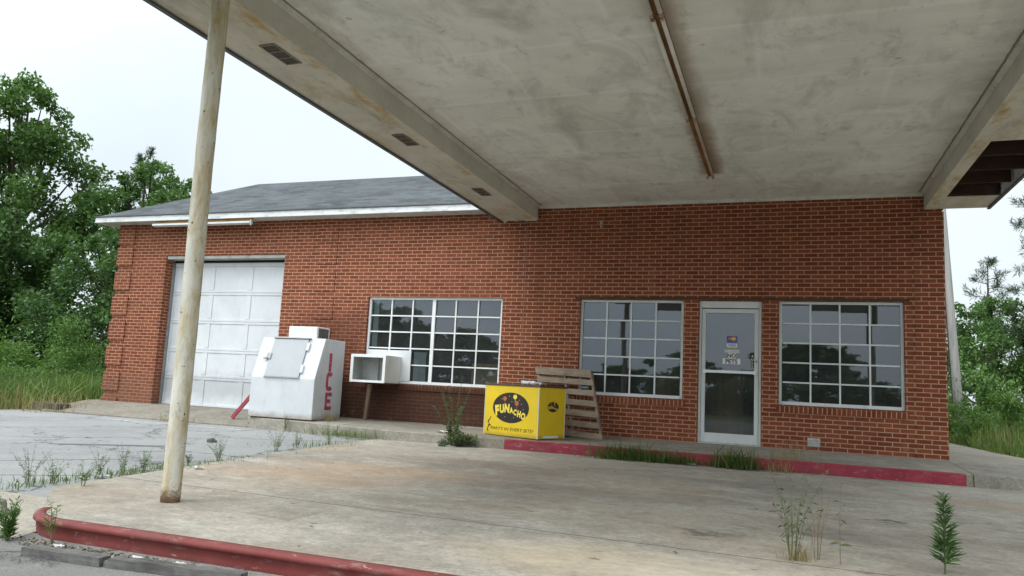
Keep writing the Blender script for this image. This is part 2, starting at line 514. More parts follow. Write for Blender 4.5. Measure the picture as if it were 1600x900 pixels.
# ---- painted, stained canopy ceiling
def ceiling():
    n = NT("stained_white_ceiling")
    x, y, z = n.xyz()
    c = n.mix(n.ramp(n.noise(0.9, 6, 0.65, dist=0.5), [(0.38, 0.0), (0.66, 1.0)]), (0.79, 0.785, 0.725), (0.67, 0.665, 0.61))
    ch = n.t.nodes.new("ShaderNodeTexBrick")           # plaster board sheets
    n.L(n.comb(n.math('ADD', x, n.math('MULTIPLY', n.noise(1.5, 3), 0.04)), y), ch.inputs['Vector'])
    ch.inputs['Scale'].default_value = 1
    ch.inputs['Brick Width'].default_value = 2.44
    ch.inputs['Row Height'].default_value = 1.22
    ch.inputs['Mortar Size'].default_value = 0.05
    ch.inputs['Mortar Smooth'].default_value = 1.0
    ch.inputs['Color1'].default_value = (0.36, 0.36, 0.37, 1)
    ch.inputs['Color2'].default_value = (0.56, 0.56, 0.56, 1)
    ch.inputs['Mortar'].default_value = (0.66, 0.66, 0.66, 1)
    c = n.mix(0.62, c, ch.outputs['Color'], 'OVERLAY')
    c = n.mix(0.45, c, n.ramp(n.noise(2.2, 6, 0.7, stretch=(0.5, 2.6, 1)), [(0.3, 0.36), (0.7, 0.62)]), 'OVERLAY')
    c = n.mix(n.ramp(n.noise(1.6, 7, 0.72, stretch=(1.0, 0.6, 1), dist=0.8), [(0.48, 0.0), (0.70, 0.75)]), c, (0.45, 0.44, 0.385))
    c = n.mix(n.ramp(n.noise(3.5, 6, 0.75, stretch=(1.2, 0.7, 1)), [(0.55, 0.0), (0.75, 0.65)]), c, (0.35, 0.34, 0.29))
    c = n.mix(n.ramp(n.noise(7, 4, 0.6), [(0.69, 0.0), (0.76, 0.55)]), c, (0.17, 0.155, 0.12))
    for xb in (-6.31, -0.30):
        c = n.mix(n.math('MULTIPLY', n.band(n.math('ADD', x, n.math('MULTIPLY', n.math('SUBTRACT', n.noise(4, 4, 0.7), 0.5), 0.03)), xb, 0.006, 0.012), 0.75), c, (0.09, 0.08, 0.06))
    # rust halo round the lamp channel
    wob = n.math('MULTIPLY', n.math('SUBTRACT', n.noise(6, 4, 0.7), 0.5), 0.16)
    r = n.math('MULTIPLY', n.band(n.math('ADD', x, wob), -3.19, 0.04, 0.15), n.band(y, -5.5, 3.9, 0.12))
    c = n.mix(n.math('MULTIPLY', r, 0.5), c, (0.26, 0.14, 0.06))
    r = n.math('MULTIPLY', n.band(n.math('ADD', x, wob), -3.2, 0.07, 0.12), n.band(y, -2.6, 1.05, 0.12))
    c = n.mix(n.math('MULTIPLY', r, 0.4), c, (0.24, 0.11, 0.04))
    f = n.noise(70, 3, 0.6)
    return n.done(c, 0.85, f, 0.15, 0.003, 0.2)
CEIL = ceiling()

def stained_plaster(name, base=(0.64, 0.62, 0.55), rust_amt=0.7, dark_amt=0.6):
    n = NT(name)
    x, y, z = n.xyz()
    c = n.mix(n.ramp(n.noise(2, 6, 0.7), [(0.35, 0.0), (0.7, 1.0)]), base, tuple(k * 0.8 for k in base))
    c = n.mix(n.ramp(n.noise(2.3, 7, 0.75, stretch=(1.3, 0.6, 1), dist=0.5), [(0.5, 0.0), (0.72, dark_amt)]), c, (0.27, 0.23, 0.16))
    c = n.mix(n.ramp(n.noise(1.5, 5, 0.7, stretch=(2.5, 0.8, 1)), [(0.50, 0.0), (0.66, rust_amt)]), c, (0.40, 0.25, 0.07))
    f = n.noise(60, 4, 0.7)
    return n.done(c, 0.85, f, 0.3, 0.004, 0.2)
SOFFIT = stained_plaster("stained_soffit", (0.60, 0.57, 0.485), 0.35, 0.8)
BEAMBOT = stained_plaster("rust_streaked_plaster", (0.62, 0.58, 0.48), 0.9, 0.55)
BEAMSIDE = stained_plaster("dirty_white_plaster", (0.60, 0.585, 0.52), 0.1, 0.35)
TRIM = mottled("old_white_trim", (0.66, 0.65, 0.60), (0.55, 0.54, 0.48), 4, 0.6, dirt=(0.2, 0.18, 0.14), dirt_amt=0.5)
FASCIA = mottled("peeling_white_fascia", (0.74, 0.75, 0.74), (0.62, 0.63, 0.62), 3, 0.6, dirt=(0.22, 0.22, 0.21), dirt_amt=0.7, dirt_scale=5, stretch=(0.7, 1, 2))
DARKEDGE = mottled("dark_drip_edge", (0.07, 0.075, 0.08), (0.12, 0.12, 0.115), 5, 0.6)

def shingles():
    n = NT("grey_asphalt_shingles")
    x, y, z = n.xyz()
    v = n.comb(n.math('ADD', x, n.math('MULTIPLY', y, 0.0)), n.math('MULTIPLY', z, 1.0))
    b = n.t.nodes.new("ShaderNodeTexBrick")
    n.L(v, b.inputs['Vector'])
    b.inputs['Scale'].default_value = 1
    b.inputs['Brick Width'].default_value = 0.30
    b.inputs['Row Height'].default_value = 0.062
    b.inputs['Mortar Size'].default_value = 0.004
    b.inputs['Mortar Smooth'].default_value = 0.5
    b.inputs['Color1'].default_value = (0.055, 0.062, 0.066, 1)
    b.inputs['Color2'].default_value = (0.105, 0.115, 0.12, 1)
    b.inputs['Mortar'].default_value = (0.06, 0.06, 0.06, 1)
    c = n.mix(n.ramp(n.noise(1.1, 6, 0.7, stretch=(1, 1, 1)), [(0.4, 0.0), (0.7, 0.75)]), b.outputs['Color'], (0.13, 0.142, 0.148))
    c = n.mix(n.ramp(n.noise(3, 6, 0.7, stretch=(0.4, 1, 1.5)), [(0.5, 0.0), (0.75, 0.6)]), c, (0.075, 0.075, 0.072))
    f = n.noise(55, 3, 0.7)
    c = n.mix(0.45, c, n.ramp(f, [(0.3, 0.25), (0.7, 0.75)]), 'OVERLAY')
    return n.done(c, 0.95, n.math('SUBTRACT', f, b.outputs['Fac']), 0.4, 0.008, 0.15)
SHINGLE = shingles()

def white_metal(name, base, streak=(0.33, 0.32, 0.30), amt=0.45, spec=0.4, rough=0.45, zdirt=None):
    n = NT(name)
    x, y, z = n.xyz()
    c = n.mix(n.ramp(n.noise(2.5, 5, 0.65), [(0.35, 0.0), (0.7, 1.0)]), base, tuple(k * 0.88 for k in base))
    s = n.noise(5, 6, 0.72, stretch=(1.4, 1.4, 0.22))
    c = n.mix(n.ramp(s, [(0.56, 0.0), (0.8, amt)]), c, streak)
    c = n.mix(n.ramp(n.noise(16, 5, 0.7), [(0.64, 0.0), (0.74, amt * 0.8)]), c, tuple(k * 0.7 for k in streak))
    if zdirt:
        z0, z1, col, am = zdirt[:4]
        amp, soft = zdirt[4:] if len(zdirt) > 4 else (0.45, 0.25)
        e = n.math('ADD', z, n.math('MULTIPLY', n.math('SUBTRACT', n.noise(4, 6, 0.75), 0.5), amp))
        mr = n.band(e, z0, z1, soft)
        c = n.mix(n.math('MULTIPLY', mr, am), c, col)
    f = n.noise(60, 3, 0.6)
    return n.done(c, rough, f, 0.08, 0.003, spec)
GDOOR = white_metal("worn_white_door_paint", (0.66, 0.675, 0.685), amt=0.4, zdirt=(0.42, 0.10, (0.33, 0.34, 0.34), 0.55))
ICEW = white_metal("scuffed_white_enamel", (0.60, 0.62, 0.635), (0.34, 0.31, 0.26), 0.55, zdirt=(0.0, 0.03, (0.28, 0.22, 0.16), 0.7, 0.22, 0.10))
ICED = white_metal("grey_steel_hatch", (0.40, 0.415, 0.425), (0.40, 0.39, 0.37), 0.3, rough=0.35)
ACW = white_metal("yellowed_white_shell", (0.72, 0.715, 0.67), (0.30, 0.28, 0.23), 0.55)
ACI = mottled("grey_sleeve_lining", (0.40, 0.41, 0.40), (0.31, 0.315, 0.31), 4, 0.6, dirt=(0.16, 0.15, 0.13), dirt_amt=0.5)
PLY = white_metal("painted_panel", (0.66, 0.68, 0.68), (0.38, 0.36, 0.32), 0.4, rough=0.7)
ALU = white_metal("weathered_aluminium", (0.60, 0.62, 0.61), (0.30, 0.29, 0.24), 0.5, rough=0.45)
ALUW = white_metal("white_window_frame", (0.80, 0.81, 0.80), (0.4, 0.39, 0.36), 0.4, rough=0.5)
BARE = white_metal("grey_window_frame", (0.66, 0.69, 0.69), (0.24, 0.23, 0.19), 0.5, rough=0.5)
STEEL = mottled("dull_steel", (0.25, 0.25, 0.25), (0.35, 0.35, 0.34), 8, 0.4, 0.5, metal=0.6)
BLACK = mottled("dark_gap", (0.012, 0.012, 0.012), (0.02, 0.02, 0.02), 5, 0.9)
LINTEL = mottled("rusty_lintel", (0.06, 0.035, 0.02), (0.10, 0.055, 0.03), 8, 0.9)
HEADER = mottled("grey_header_paint", (0.42, 0.42, 0.39), (0.33, 0.325, 0.30), 5, 0.8, dirt=(0.16, 0.13, 0.1), dirt_amt=0.6)
VENTM = mottled("vent_block", (0.46, 0.45, 0.42), (0.33, 0.32, 0.29), 14, 0.9)
VFRAME = mottled("grimy_vent_frame", (0.26, 0.23, 0.18), (0.17, 0.14, 0.10), 20, 0.8)
GRILLE = mottled("dark_vent_mesh", (0.05, 0.047, 0.04), (0.09, 0.08, 0.065), 30, 0.8)
RED = mottled("red_lettering", (0.36, 0.03, 0.09), (0.45, 0.07, 0.13), 12, 0.6, dirt=(0.55, 0.45, 0.45), dirt_amt=0.35, dirt_scale=12)
REDWOOD = mottled("red_painted_wood", (0.34, 0.06, 0.08), (0.26, 0.045, 0.06), 8, 0.7)
YEL = white_metal("glossy_yellow_laminate", (0.76, 0.53, 0.010), (0.42, 0.27, 0.03), 0.32, rough=0.45, zdirt=(0.0, 0.03, (0.24, 0.17, 0.05), 0.55, 0.10, 0.06))
TOPB = mottled("brown_laminate_top", (0.075, 0.045, 0.032), (0.11, 0.07, 0.05), 6, 0.4)
EDGEM = mottled("pale_edge_trim", (0.62, 0.60, 0.50), (0.5, 0.48, 0.40), 8, 0.5)
INK = mottled("black_print", (0.022, 0.018, 0.016), (0.035, 0.028, 0.024), 10, 0.5)
INKY = mottled("yellow_print", (0.84, 0.68, 0.10), (0.75, 0.57, 0.05), 10, 0.5)
INKO = mottled("orange_print", (0.52, 0.13, 0.04), (0.42, 0.10, 0.03), 14, 0.5)
WHITE = mottled("white_print", (0.74, 0.74, 0.72), (0.66, 0.66, 0.64), 10, 0.6)
BLUE = mottled("blue_print", (0.05, 0.10, 0.38), (0.07, 0.13, 0.42), 10, 0.5)
NAVY = mottled("navy_print", (0.08, 0.09, 0.28), (0.06, 0.07, 0.22), 10, 0.5)
STRED = mottled("sticker_red", (0.42, 0.05, 0.04), (0.36, 0.04, 0.04), 10, 0.5)
STYEL = mottled("sticker_ochre", (0.62, 0.40, 0.05), (0.55, 0.35, 0.05), 10, 0.5)
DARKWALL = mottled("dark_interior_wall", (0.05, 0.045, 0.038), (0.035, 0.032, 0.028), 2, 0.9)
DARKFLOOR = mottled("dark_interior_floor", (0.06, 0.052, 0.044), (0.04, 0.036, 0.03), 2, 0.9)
BROWNPAN = mottled("brown_panelling", (0.26, 0.145, 0.06), (0.19, 0.10, 0.045), 3, 0.8, stretch=(4, 1, 0.5))
CARD = mottled("cardboard", (0.62, 0.42, 0.24), (0.54, 0.36, 0.20), 5, 0.9)
TUBE = mottled("dusty_lamp_tube", (0.70, 0.68, 0.62), (0.60, 0.57, 0.50), 8, 0.35)
RUSTCH = mottled("rusted_lamp_channel", (0.22, 0.105, 0.04), (0.13, 0.06, 0.026), 9, 0.85, dirt=(0.30, 0.22, 0.14), dirt_amt=0.6, dirt_scale=6, stretch=(1, 0.4, 1))
ENAMEL = mottled("rust_spotted_enamel", (0.46, 0.38, 0.30), (0.35, 0.24, 0.15), 6, 0.6, dirt=(0.20, 0.09, 0.03), dirt_amt=0.8, dirt_scale=4, stretch=(1, 0.5, 1))
PLASTIC = mottled("crumpled_clear_plastic", (0.66, 0.69, 0.70), (0.5, 0.53, 0.55), 25, 0.2, 0.6)
LITTER = mottled("white_litter", (0.56, 0.55, 0.52), (0.42, 0.405, 0.37), 12, 0.8)
UTIL = mottled("grey_weathered_pole", (0.36, 0.35, 0.33), (0.28, 0.27, 0.25), 3, 0.9, stretch=(4, 4, 0.3), dirt=(0.18, 0.17, 0.15), dirt_amt=0.5)
CABLE = mottled("black_cable", (0.03, 0.03, 0.03), (0.05, 0.05, 0.05), 5, 0.7)
STONE = mottled("grey_rubble", (0.24, 0.22, 0.19), (0.16, 0.145, 0.125), 7, 0.95, bs=0.5)
BLOCKM = mottled("dark_old_block", (0.085, 0.085, 0.08), (0.06, 0.058, 0.055), 7, 0.95, bs=0.5)

def wood(name, c1, c2, dark, axis=0, sc=1.0):
    n = NT(name)
    st = [9 * sc, 9 * sc, 9 * sc]
    st[axis] = 0.9 * sc
    g = n.noise(3, 7, 0.72, stretch=tuple(st), dist=0.3)
    c = n.mix(n.ramp(g, [(0.35, 0.0), (0.65, 1.0)]), c1, c2)
    c = n.mix(n.ramp(n.noise(2.2, 5, 0.7), [(0.5, 0.0), (0.75, 0.7)]), c, dark)
    return n.done(c, 0.9, g, 0.5, 0.006, 0.15)
PALLET = wood("weathered_pallet_wood", (0.31, 0.245, 0.185), (0.20, 0.155, 0.115), (0.09, 0.07, 0.05))
TIMBER = wood("grey_weathered_timber", (0.18, 0.172, 0.16), (0.095, 0.09, 0.085), (0.04, 0.037, 0.033))
POSTW = wood("brown_post_wood", (0.24, 0.18, 0.12), (0.17, 0.125, 0.085), (0.09, 0.065, 0.045), 2)
RAFTER = wood("dark_rafter_wood", (0.055, 0.032, 0.022), (0.036, 0.022, 0.016), (0.02, 0.014, 0.012))
TANWOOD = wood("tan_backing_wood", (0.46, 0.30, 0.15), (0.36, 0.22, 0.10), (0.2, 0.12, 0.06))

def pole_paint():
    n = NT("rust_stained_cream_paint")
    x, y, z = n.xyz()
    c = n.mix(n.ramp(n.noise(3, 5, 0.6), [(0.35, 0.0), (0.7, 1.0)]), (0.62, 0.59, 0.50), (0.52, 0.50, 0.43))
    s = n.noise(2.4, 6, 0.72, stretch=(3.5, 3.5, 0.8), dist=0.4)
    c = n.mix(n.ramp(s, [(0.43, 0.0), (0.64, 0.95)]), c, (0.38, 0.285, 0.12))
    c = n.mix(n.ramp(n.noise(6, 6, 0.75, stretch=(2, 2, 0.7)), [(0.58, 0.0), (0.72, 0.8)]), c, (0.24, 0.14, 0.05))
    e = n.math('ADD', z, n.math('MULTIPLY', n.math('SUBTRACT', n.noise(11, 6, 0.8), 0.5), 0.5))
    c = n.mix(n.math('MULTIPLY', n.band(e, -0.2, 0.03, 0.07), 0.85), c, (0.17, 0.085, 0.035))
    c = n.mix(n.ramp(n.noise(28, 3, 0.5), [(0.69, 0.0), (0.73, 1.0)]), c, (0.09, 0.05, 0.025))
    f = n.noise(50, 4, 0.7)
    return n.done(c, 0.6, f, 0.25, 0.003, 0.35)
POLE = pole_paint()

def glass(name, refl=1.25, base=0.022, tint=(0.5, 0.58, 0.58)):
    n = NT(name)
    t = n.t
    fr = t.nodes.new("ShaderNodeFresnel")
    fr.inputs[0].default_value = 1.52
    k = n.math('ADD', n.math('MULTIPLY', fr.outputs[0], refl), base, clamp=True)
    gl = t.nodes.new("ShaderNodeBsdfGlossy")
    gl.inputs['Roughness'].default_value = 0.015
    gl.inputs['Color'].default_value = (0.86, 0.93, 1.0, 1)
    tr = t.nodes.new("ShaderNodeBsdfTransparent")
    tr.inputs['Color'].default_value = (*tint, 1)
    df = t.nodes.new("ShaderNodeBsdfDiffuse")         # film of dust
    df.inputs['Color'].default_value = (0.30, 0.31, 0.31, 1)
    d = n.ramp(n.noise(2.5, 6, 0.7), [(0.3, 0.05), (0.75, 0.14)])
    m0 = t.nodes.new("ShaderNodeMixShader")
    n.L(d, m0.inputs[0]); n.L(tr.outputs[0], m0.inputs[1]); n.L(df.outputs[0], m0.inputs[2])
    m1 = t.nodes.new("ShaderNodeMixShader")
    n.L(k, m1.inputs[0]); n.L(m0.outputs[0], m1.inputs[1]); n.L(gl.outputs[0], m1.inputs[2])
    n.L(m1.outputs[0], n.out.inputs[0])
    t.nodes.remove(n.bs)
    return n.mat
GLASS = glass("dusty_glass")

def leaf(name, c1, c2, c3=None, trans=0.3, rough=0.5):
    n = NT(name)
    t = n.t
    g = t.nodes.new("ShaderNodeNewGeometry")
    r = g.outputs['Random Per Island']
    stops = [(0.0, c1), (1.0, c2)] if c3 is None else [(0.0, c1), (0.8, c2), (1.0, c3)]
    c = n.ramp(r, stops)
    b = n.noise(0.5, 3, 0.5)
    c = n.mix(n.ramp(b, [(0.4, 0.0), (0.62, 0.6)]), c, tuple(0.7 * k for k in c1))
    n.L(c, n.bs.inputs['Base Color'])
    n.bs.inputs['Roughness'].default_value = rough
    n.bs.inputs['Specular IOR Level'].default_value = 0.25
    tl = t.nodes.new("ShaderNodeBsdfTranslucent")
    n.L(n.mix(1.0, c, (1.2, 1.3, 0.6), 'MULTIPLY'), tl.inputs['Color'])
    ms = t.nodes.new("ShaderNodeMixShader")
    ms.inputs[0].default_value = trans
    n.L(n.bs.outputs[0], ms.inputs[1]); n.L(tl.outputs[0], ms.inputs[2])
    n.L(ms.outputs[0], n.out.inputs[0])
    return n.mat
LEAF_A = leaf("broad_leaf_green", (0.072, 0.145, 0.04), (0.155, 0.265, 0.08))
LEAF_B = leaf("dark_leaf_green", (0.055, 0.115, 0.035), (0.11, 0.20, 0.062))
LEAF_C = leaf("bright_leaf_green", (0.075, 0.15, 0.035), (0.16, 0.27, 0.07))
LEAF_D = leaf("grey_leaf_green", (0.075, 0.115, 0.05), (0.17, 0.21, 0.10))
NEEDLE = leaf("pine_needle_green", (0.03, 0.06, 0.025), (0.075, 0.12, 0.05), trans=0.15)
GRASS = leaf("weed_grass_green", (0.08, 0.15, 0.035), (0.19, 0.27, 0.08), (0.27, 0.29, 0.13))
GRASSD = leaf("dark_grass_green", (0.05, 0.09, 0.02), (0.12, 0.17, 0.04), (0.30, 0.25, 0.12))
STRAW = leaf("dry_straw", (0.30, 0.22, 0.11), (0.45, 0.36, 0.20), (0.18, 0.17, 0.06))
WEED = leaf("weed_green", (0.085, 0.15, 0.04), (0.17, 0.25, 0.08))
BARK = wood("bark", (0.10, 0.08, 0.06), (0.06, 0.048, 0.038), (0.03, 0.025, 0.02), 2, 0.4)
STEMB = mottled("brown_stem", (0.20, 0.13, 0.075), (0.13, 0.10, 0.05), 20, 0.9)
STEMG = mottled("green_stem", (0.09, 0.13, 0.045), (0.12, 0.13, 0.06), 20, 0.9)
DEADLEAF = leaf("dead_leaf", (0.10, 0.07, 0.045), (0.22, 0.17, 0.11), (0.5, 0.47, 0.42), trans=0.1)

# ------------------------------------------------------------------ ground
def hgt(y):
    if y >= -8.4: return -0.226
    if y <= -9.2: return -0.335
    return -0.335 + (y + 9.2) / 0.8 * 0.109

def sheet(name, xs, ys, mat, dz):
    mb = MB()
    nx = len(xs)
    for yv in ys:
        for xv in xs:
            mb.v.append((xv, yv, hgt(yv) + dz))
    for j in range(len(ys) - 1):
        for i in range(nx - 1):
            a = j * nx + i
            mb.f.append((a, a + 1, a + nx + 1, a + nx)); mb.m.append(0)
    return structure(mb.build(name, mat))

sheet("ground", [-700, -60, -20, 20, 60, 700], [-700, -60, -20, -9.2, -8.4, 0, 30, 80, 700], SOIL, -0.012)
sheet("parking_lot", [-16.9, -13, -9, -7.2], [-8.45, -6, -3, 0.0, 1.0], LOT, 0.0)
sheet("road", [-60, -20, -9, 0, 20, 60], [-24, -18, -9.2, -9.0], ROAD, 0.0)
sheet("gutter_pavement", [-30, -12, -6.62], [-9.12, -8.4], SAND, 0.003)
sheet("gravel_track", [1.9, 5, 12, 40], [-9.0, -8.4, -4, 0.2, 3.4], GRAVEL, 0.0)
sheet("gravel_drive", [0.3, 2.2], [3.0, 12.0], GRAVEL, 0.002)

# raised forecourt slab
mb = MB()
top = [(9, -9.03), (-6.40, -9.045), (-6.54, -9.015), (-6.65, -8.955), (-6.74, -8.875), (-6.83, -8.76), (-6.98, -8.62), (-7.2, -8.45), (-7.52, -8.12), (-7.82, -6.2), (-8.05, -4.4), (-8.32, -2.5), (-8.32, -1.4), (9, -1.4)]
n_ = len(top)
mb.add([(x, y, -0.2) for x, y in top] + [(x, y, -0.5) for x, y in top],
       [tuple(range(n_))[::-1]] + [(i, (i + 1) % n_, n_ + (i + 1) % n_, n_ + i) for i in range(n_)])
slab = structure(mb.build("forecourt", SLAB))
# red painted kerb with a rounded nose along the front edge
prof = [(-0.045, -0.1965), (-0.015, -0.1955), (0.008, -0.198), (0.020, -0.206), (0.025, -0.218), (0.021, -0.231), (0.012, -0.238), (0.006, -0.241), (0.004, -0.29), (0.008, -0.42), (-0.045, -0.42)]
path = [(9, -9.03), (4, -9.035), (0, -9.04), (-3, -9.045), (-5.2, -9.048), (-6.40, -9.05), (-6.54, -9.02), (-6.65, -8.96), (-6.74, -8.88), (-6.80, -8.79)]
mb = MB()
np_ = len(prof)
for i, (x, y) in enumerate(path):
    a, b = path[max(i - 1, 0)], path[min(i + 1, len(path) - 1)]
    dx, dy = b[0] - a[0], b[1] - a[1]
    l = math.hypot(dx, dy)
    nx, ny = -dy / l, dx / l          # outward (-Y when running to -X)
    for (o, z) in prof:
        j = 0.003 * math.sin(x * 5.1 + z * 40)
        mb.v.append((x + nx * (o + j), y + ny * (o + j), z))
for i in range(len(path) - 1):
    for k in range(np_):
        k2 = (k + 1) % np_
        mb.f.append((i * np_ + k, i * np_ + k2, (i + 1) * np_ + k2, (i + 1) * np_ + k)); mb.m.append(0)
mb.f.append(tuple(range(np_))); mb.m.append(0)
mb.f.append(tuple(range((len(path) - 1) * np_, len(path) * np_))[::-1]); mb.m.append(0)
kerb = structure(mb.build("kerb", KERB_RED, smooth=True))
for pz in kerb.data.polygons:
    pz.use_smooth = len(pz.vertices) == 4
# old filled square in the slab
mb = MB()
q = [(-5.68, -8.2), (-5.28, -8.26), (-5.27, -7.9), (-5.6, -7.93)]
mb.add([(x, y, -0.1985) for x, y in q], [(0, 1, 2, 3)])
structure(mb.build("concrete_patch", PATCH))

# walkway along the front of the building (falls slightly to the kerb)
def wz(y): return -0.029 * max(0.0, -y) if y < 0 else 0.0
mb = MB()
fr = [(-11.27, -1.2), (-9.6, -1.46), (-8.1, -1.72), (-6.17, -1.72), (-3, -1.72), (-0.08, -1.72), (0.0, -1.72), (1.1, -1.72), (1.75, -1.5), (2.0, -0.9)]
bk = [(-11.27, 0.05), (-9.6, 0.05), (-8.1, 0.05), (-6.17, 0.05), (-3, 0.05), (-0.08, 0.05), (0.0, 0.05), (1.1, 0.05), (1.75, 0.05), (2.0, 0.05)]
vs = []
for (x, y) in fr:
    vs += [(x, y, wz(y) - 0.012), (x, y + 0.014, wz(y)), (x, y - 0.004, -0.4)]
for (x, y) in bk:
    vs += [(x, y, 0.0 if x <= 0 else 0.0)]
n_ = len(fr)
fs = []
for i in range(n_ - 1):
    a, b = 3 * i, 3 * (i + 1)
    fs += [(a, b, b + 1, a + 1), (a + 2, b + 2, b, a), (a + 1, b + 1, 3 * n_ + i + 1, 3 * n_ + i)]
fs += [(0, 1, 3 * n_, 2), (3 * n_ - 1, 4 * n_ - 1, 3 * n_ - 2, 3 * n_ - 3)]
mb.add(vs, fs)
structure(mb.build("sidewalk", WALK))
# side walkway running back along the right wall
mb = MB()
mb.add([(0.02, 0.05, -0.001), (2.0, 0.05, -0.001), (1.55, 2.2, -0.03), (1.3, 9, -0.06), (0.02, 9, -0.06), (2.0, 0.05, -0.4), (1.55, 2.2, -0.4), (1.3, 9, -0.4)],
       [(0, 1, 2, 3, 4), (1, 5, 6, 2), (2, 6, 7, 3)])
structure(mb.build("side_path", WALK))
# red paint on the kerb face
mb = MB()
for k in range(26):
    x0 = -6.17 + k * (6.07 / 26); x1 = x0 + 6.07 / 26
    zb0, zb1 = -0.197, -0.197
    yo = -1.7275
    mb.quad((x0, yo, zb0), (x1, yo, zb1), (x1, yo + 0.002, -0.061), (x0, yo + 0.002, -0.061))
    mb.quad((x0, yo + 0.002, -0.061), (x1, yo + 0.002, -0.061), (x1, -1.70, -0.0465), (x0, -1.70, -0.0465))
structure(mb.build("painted_kerb", KERB_CRIMSON))
# garage apron ramp
mb = MB()
mb.prism([(0.3, 0.0), (0.3, -0.4), (-1.22, -0.4), (-1.22, -0.205), (-0.25, -0.02), (-0.05, 0.0)], 0, -16.35, -11.275)
structure(mb.build("garage_apron", APRON))

# ------------------------------------------------------------------ the building
bld = thing("brick_building", (0, 0, 0), "long single storey red brick garage and shop with grey shingle roof", "building")
HOLES = [(-14.72, -11.68, -0.3, 3.15), (-9.70, -6.96, 0.685, 2.30), (-5.53, -3.775, 0.665, 2.29), (-3.53, -2.553, -0.3, 2.285), (-2.30, -0.527, 0.665, 2.29)]
def wall(mb, x0, x1, z0, z1, holes, y0, y1):
    xs = sorted({x0, x1, *[h[0] for h in holes], *[h[1] for h in holes]})
    zs = sorted({z for z in {z0, z1, *[h[2] for h in holes], *[h[3] for h in holes]} if z0 <= z <= z1})
    def hole(i, j):
        cx, cz = (xs[i] + xs[i + 1]) / 2, (zs[j] + zs[j + 1]) / 2
        return any(h[0] < cx < h[1] and h[2] < cz < h[3] for h in holes)
    nx, nz = len(xs) - 1, len(zs) - 1
    for i in range(nx):
        for j in range(nz):
            if hole(i, j): continue
            a, b, c, d = xs[i], xs[i + 1], zs[j], zs[j + 1]
            mb.quad((a, y0, c), (b, y0, c), (b, y0, d), (a, y0, d))
            mb.quad((a, y1, c), (a, y1, d), (b, y1, d), (b, y1, c))
            if i + 1 < nx and hole(i + 1, j) or i == nx - 1: mb.quad((b, y0, c), (b, y1, c), (b, y1, d), (b, y0, d))
            if i > 0 and hole(i - 1, j) or i == 0: mb.quad((a, y0, c), (a, y0, d), (a, y1, d), (a, y1, c))
            if j + 1 < nz and hole(i, j + 1): mb.quad((a, y0, d), (b, y0, d), (b, y1, d), (a, y1, d))
            if j > 0 and hole(i, j - 1): mb.quad((a, y0, c), (a, y1, c), (b, y1, c), (b, y0, c))
mb = MB()
holes = [(a, b, -0.45, d) if c < 0 else (a, b, c, d) for a, b, c, d in HOLES]
wall(mb, -16.05, 0.0, -0.4, 3.975, holes, 0.0, 0.3)
mb.box(-16.05, -15.75, 0.3, 7.3, -0.4, 3.97)
mb.box(-0.3, 0.0, 0.3, 7.3, -0.4, 3.97)
mb.box(-15.75, -0.3, 7.0, 7.3, -0.4, 3.97)
mb.build("wall", BRICK, bld, recalc=False)
# raised quoin blocks on the pilasters: six courses out, two back
c_ = 0.0677
for xa, xb, proud in ((-16.085, -15.64, 0.028), (-10.90, -10.47, 0.016), (-0.395, 0.022, 0.010)):
    mb = MB()
    z = 3.34 if xa < -1 else 3.66
    blocks = [(3.40, 3.86)] + [(3.34 - k * 8 * c_ - 6 * c_, 3.34 - k * 8 * c_) for k in range(7)]
    for (a, b) in blocks:
        if xa < -16:
            mb.box(xa, xb, -proud, 0.6, a, b)
        elif xa > -1:
            mb.box(xa, xb, -proud, 0.5, a if a < 3.3 else a, min(b, 3.66))
        else:
            mb.box(xa, xb, -proud, -0.0005, a, b)
    if xa > -1:
        mb.box(xa, xb, -proud + 0.002, 0.45, -0.3, 3.65)
    q_ = mb.build("quoin", BRICK, bld)
# vertical mortar seams of the old joint left of the canopy beam
mb = MB()
MORT = mottled("mortar", (0.30, 0.17, 0.12), (0.24, 0.12, 0.085), 12, 0.9)
mb.box(-6.563, -6.553, -0.0022, 0.01, 1.35, 3.62)
mb.build("mortar_seam", MORT, bld)
mb = MB()
mb.box(-6.300, -6.293, -0.002, 0.01, 0.2, 3.6)
mb.build("joint_crack", LINTEL, bld)
# sloping brick sills
for (a, b, c, d) in (HOLES[1], HOLES[2], HOLES[4]):
    mb = MB()
    mb.prism([(-0.022, c - 0.115), (-0.026, c - 0.016), (0.06, c - 0.002), (0.06, c - 0.115)], 0, a - 0.04, b + 0.04)
    mb.build("sill", ROWLOCK, bld)
# lintels over the openings
mb = MB()
mb.box(-5.62, -0.45, -0.004, 0.28, 2.297, 2.335)
mb.build("lintel", LINTEL, bld)
mb = MB()
mb.box(-14.71, -11.69, 0.02, 0.3, 3.075, 3.145)
mb.build("lintel", HEADER, bld, bevel=0.004)
# vent block low in the wall, hook high in the wall
mb = MB()
mb.box(-1.88, -1.70, -0.012, 0.02, 0.055, 0.185)
for k in range(3):
    mb.box(-1.865, -1.715, -0.02, -0.011, 0.07 + k * 0.038, 0.088 + k * 0.038)
mb.build("vent_block", VENTM, bld, bevel=0.006)
mb = MB()
mb.box(-5.23, -5.18, -0.03, 0.002, 3.60, 3.66)
mb.tube([(-5.205, -0.03, 3.61), (-5.205, -0.05, 3.56), (-5.205, -0.03, 3.53)], 0.014, 6)
mb.build("hook", VENTM, bld)

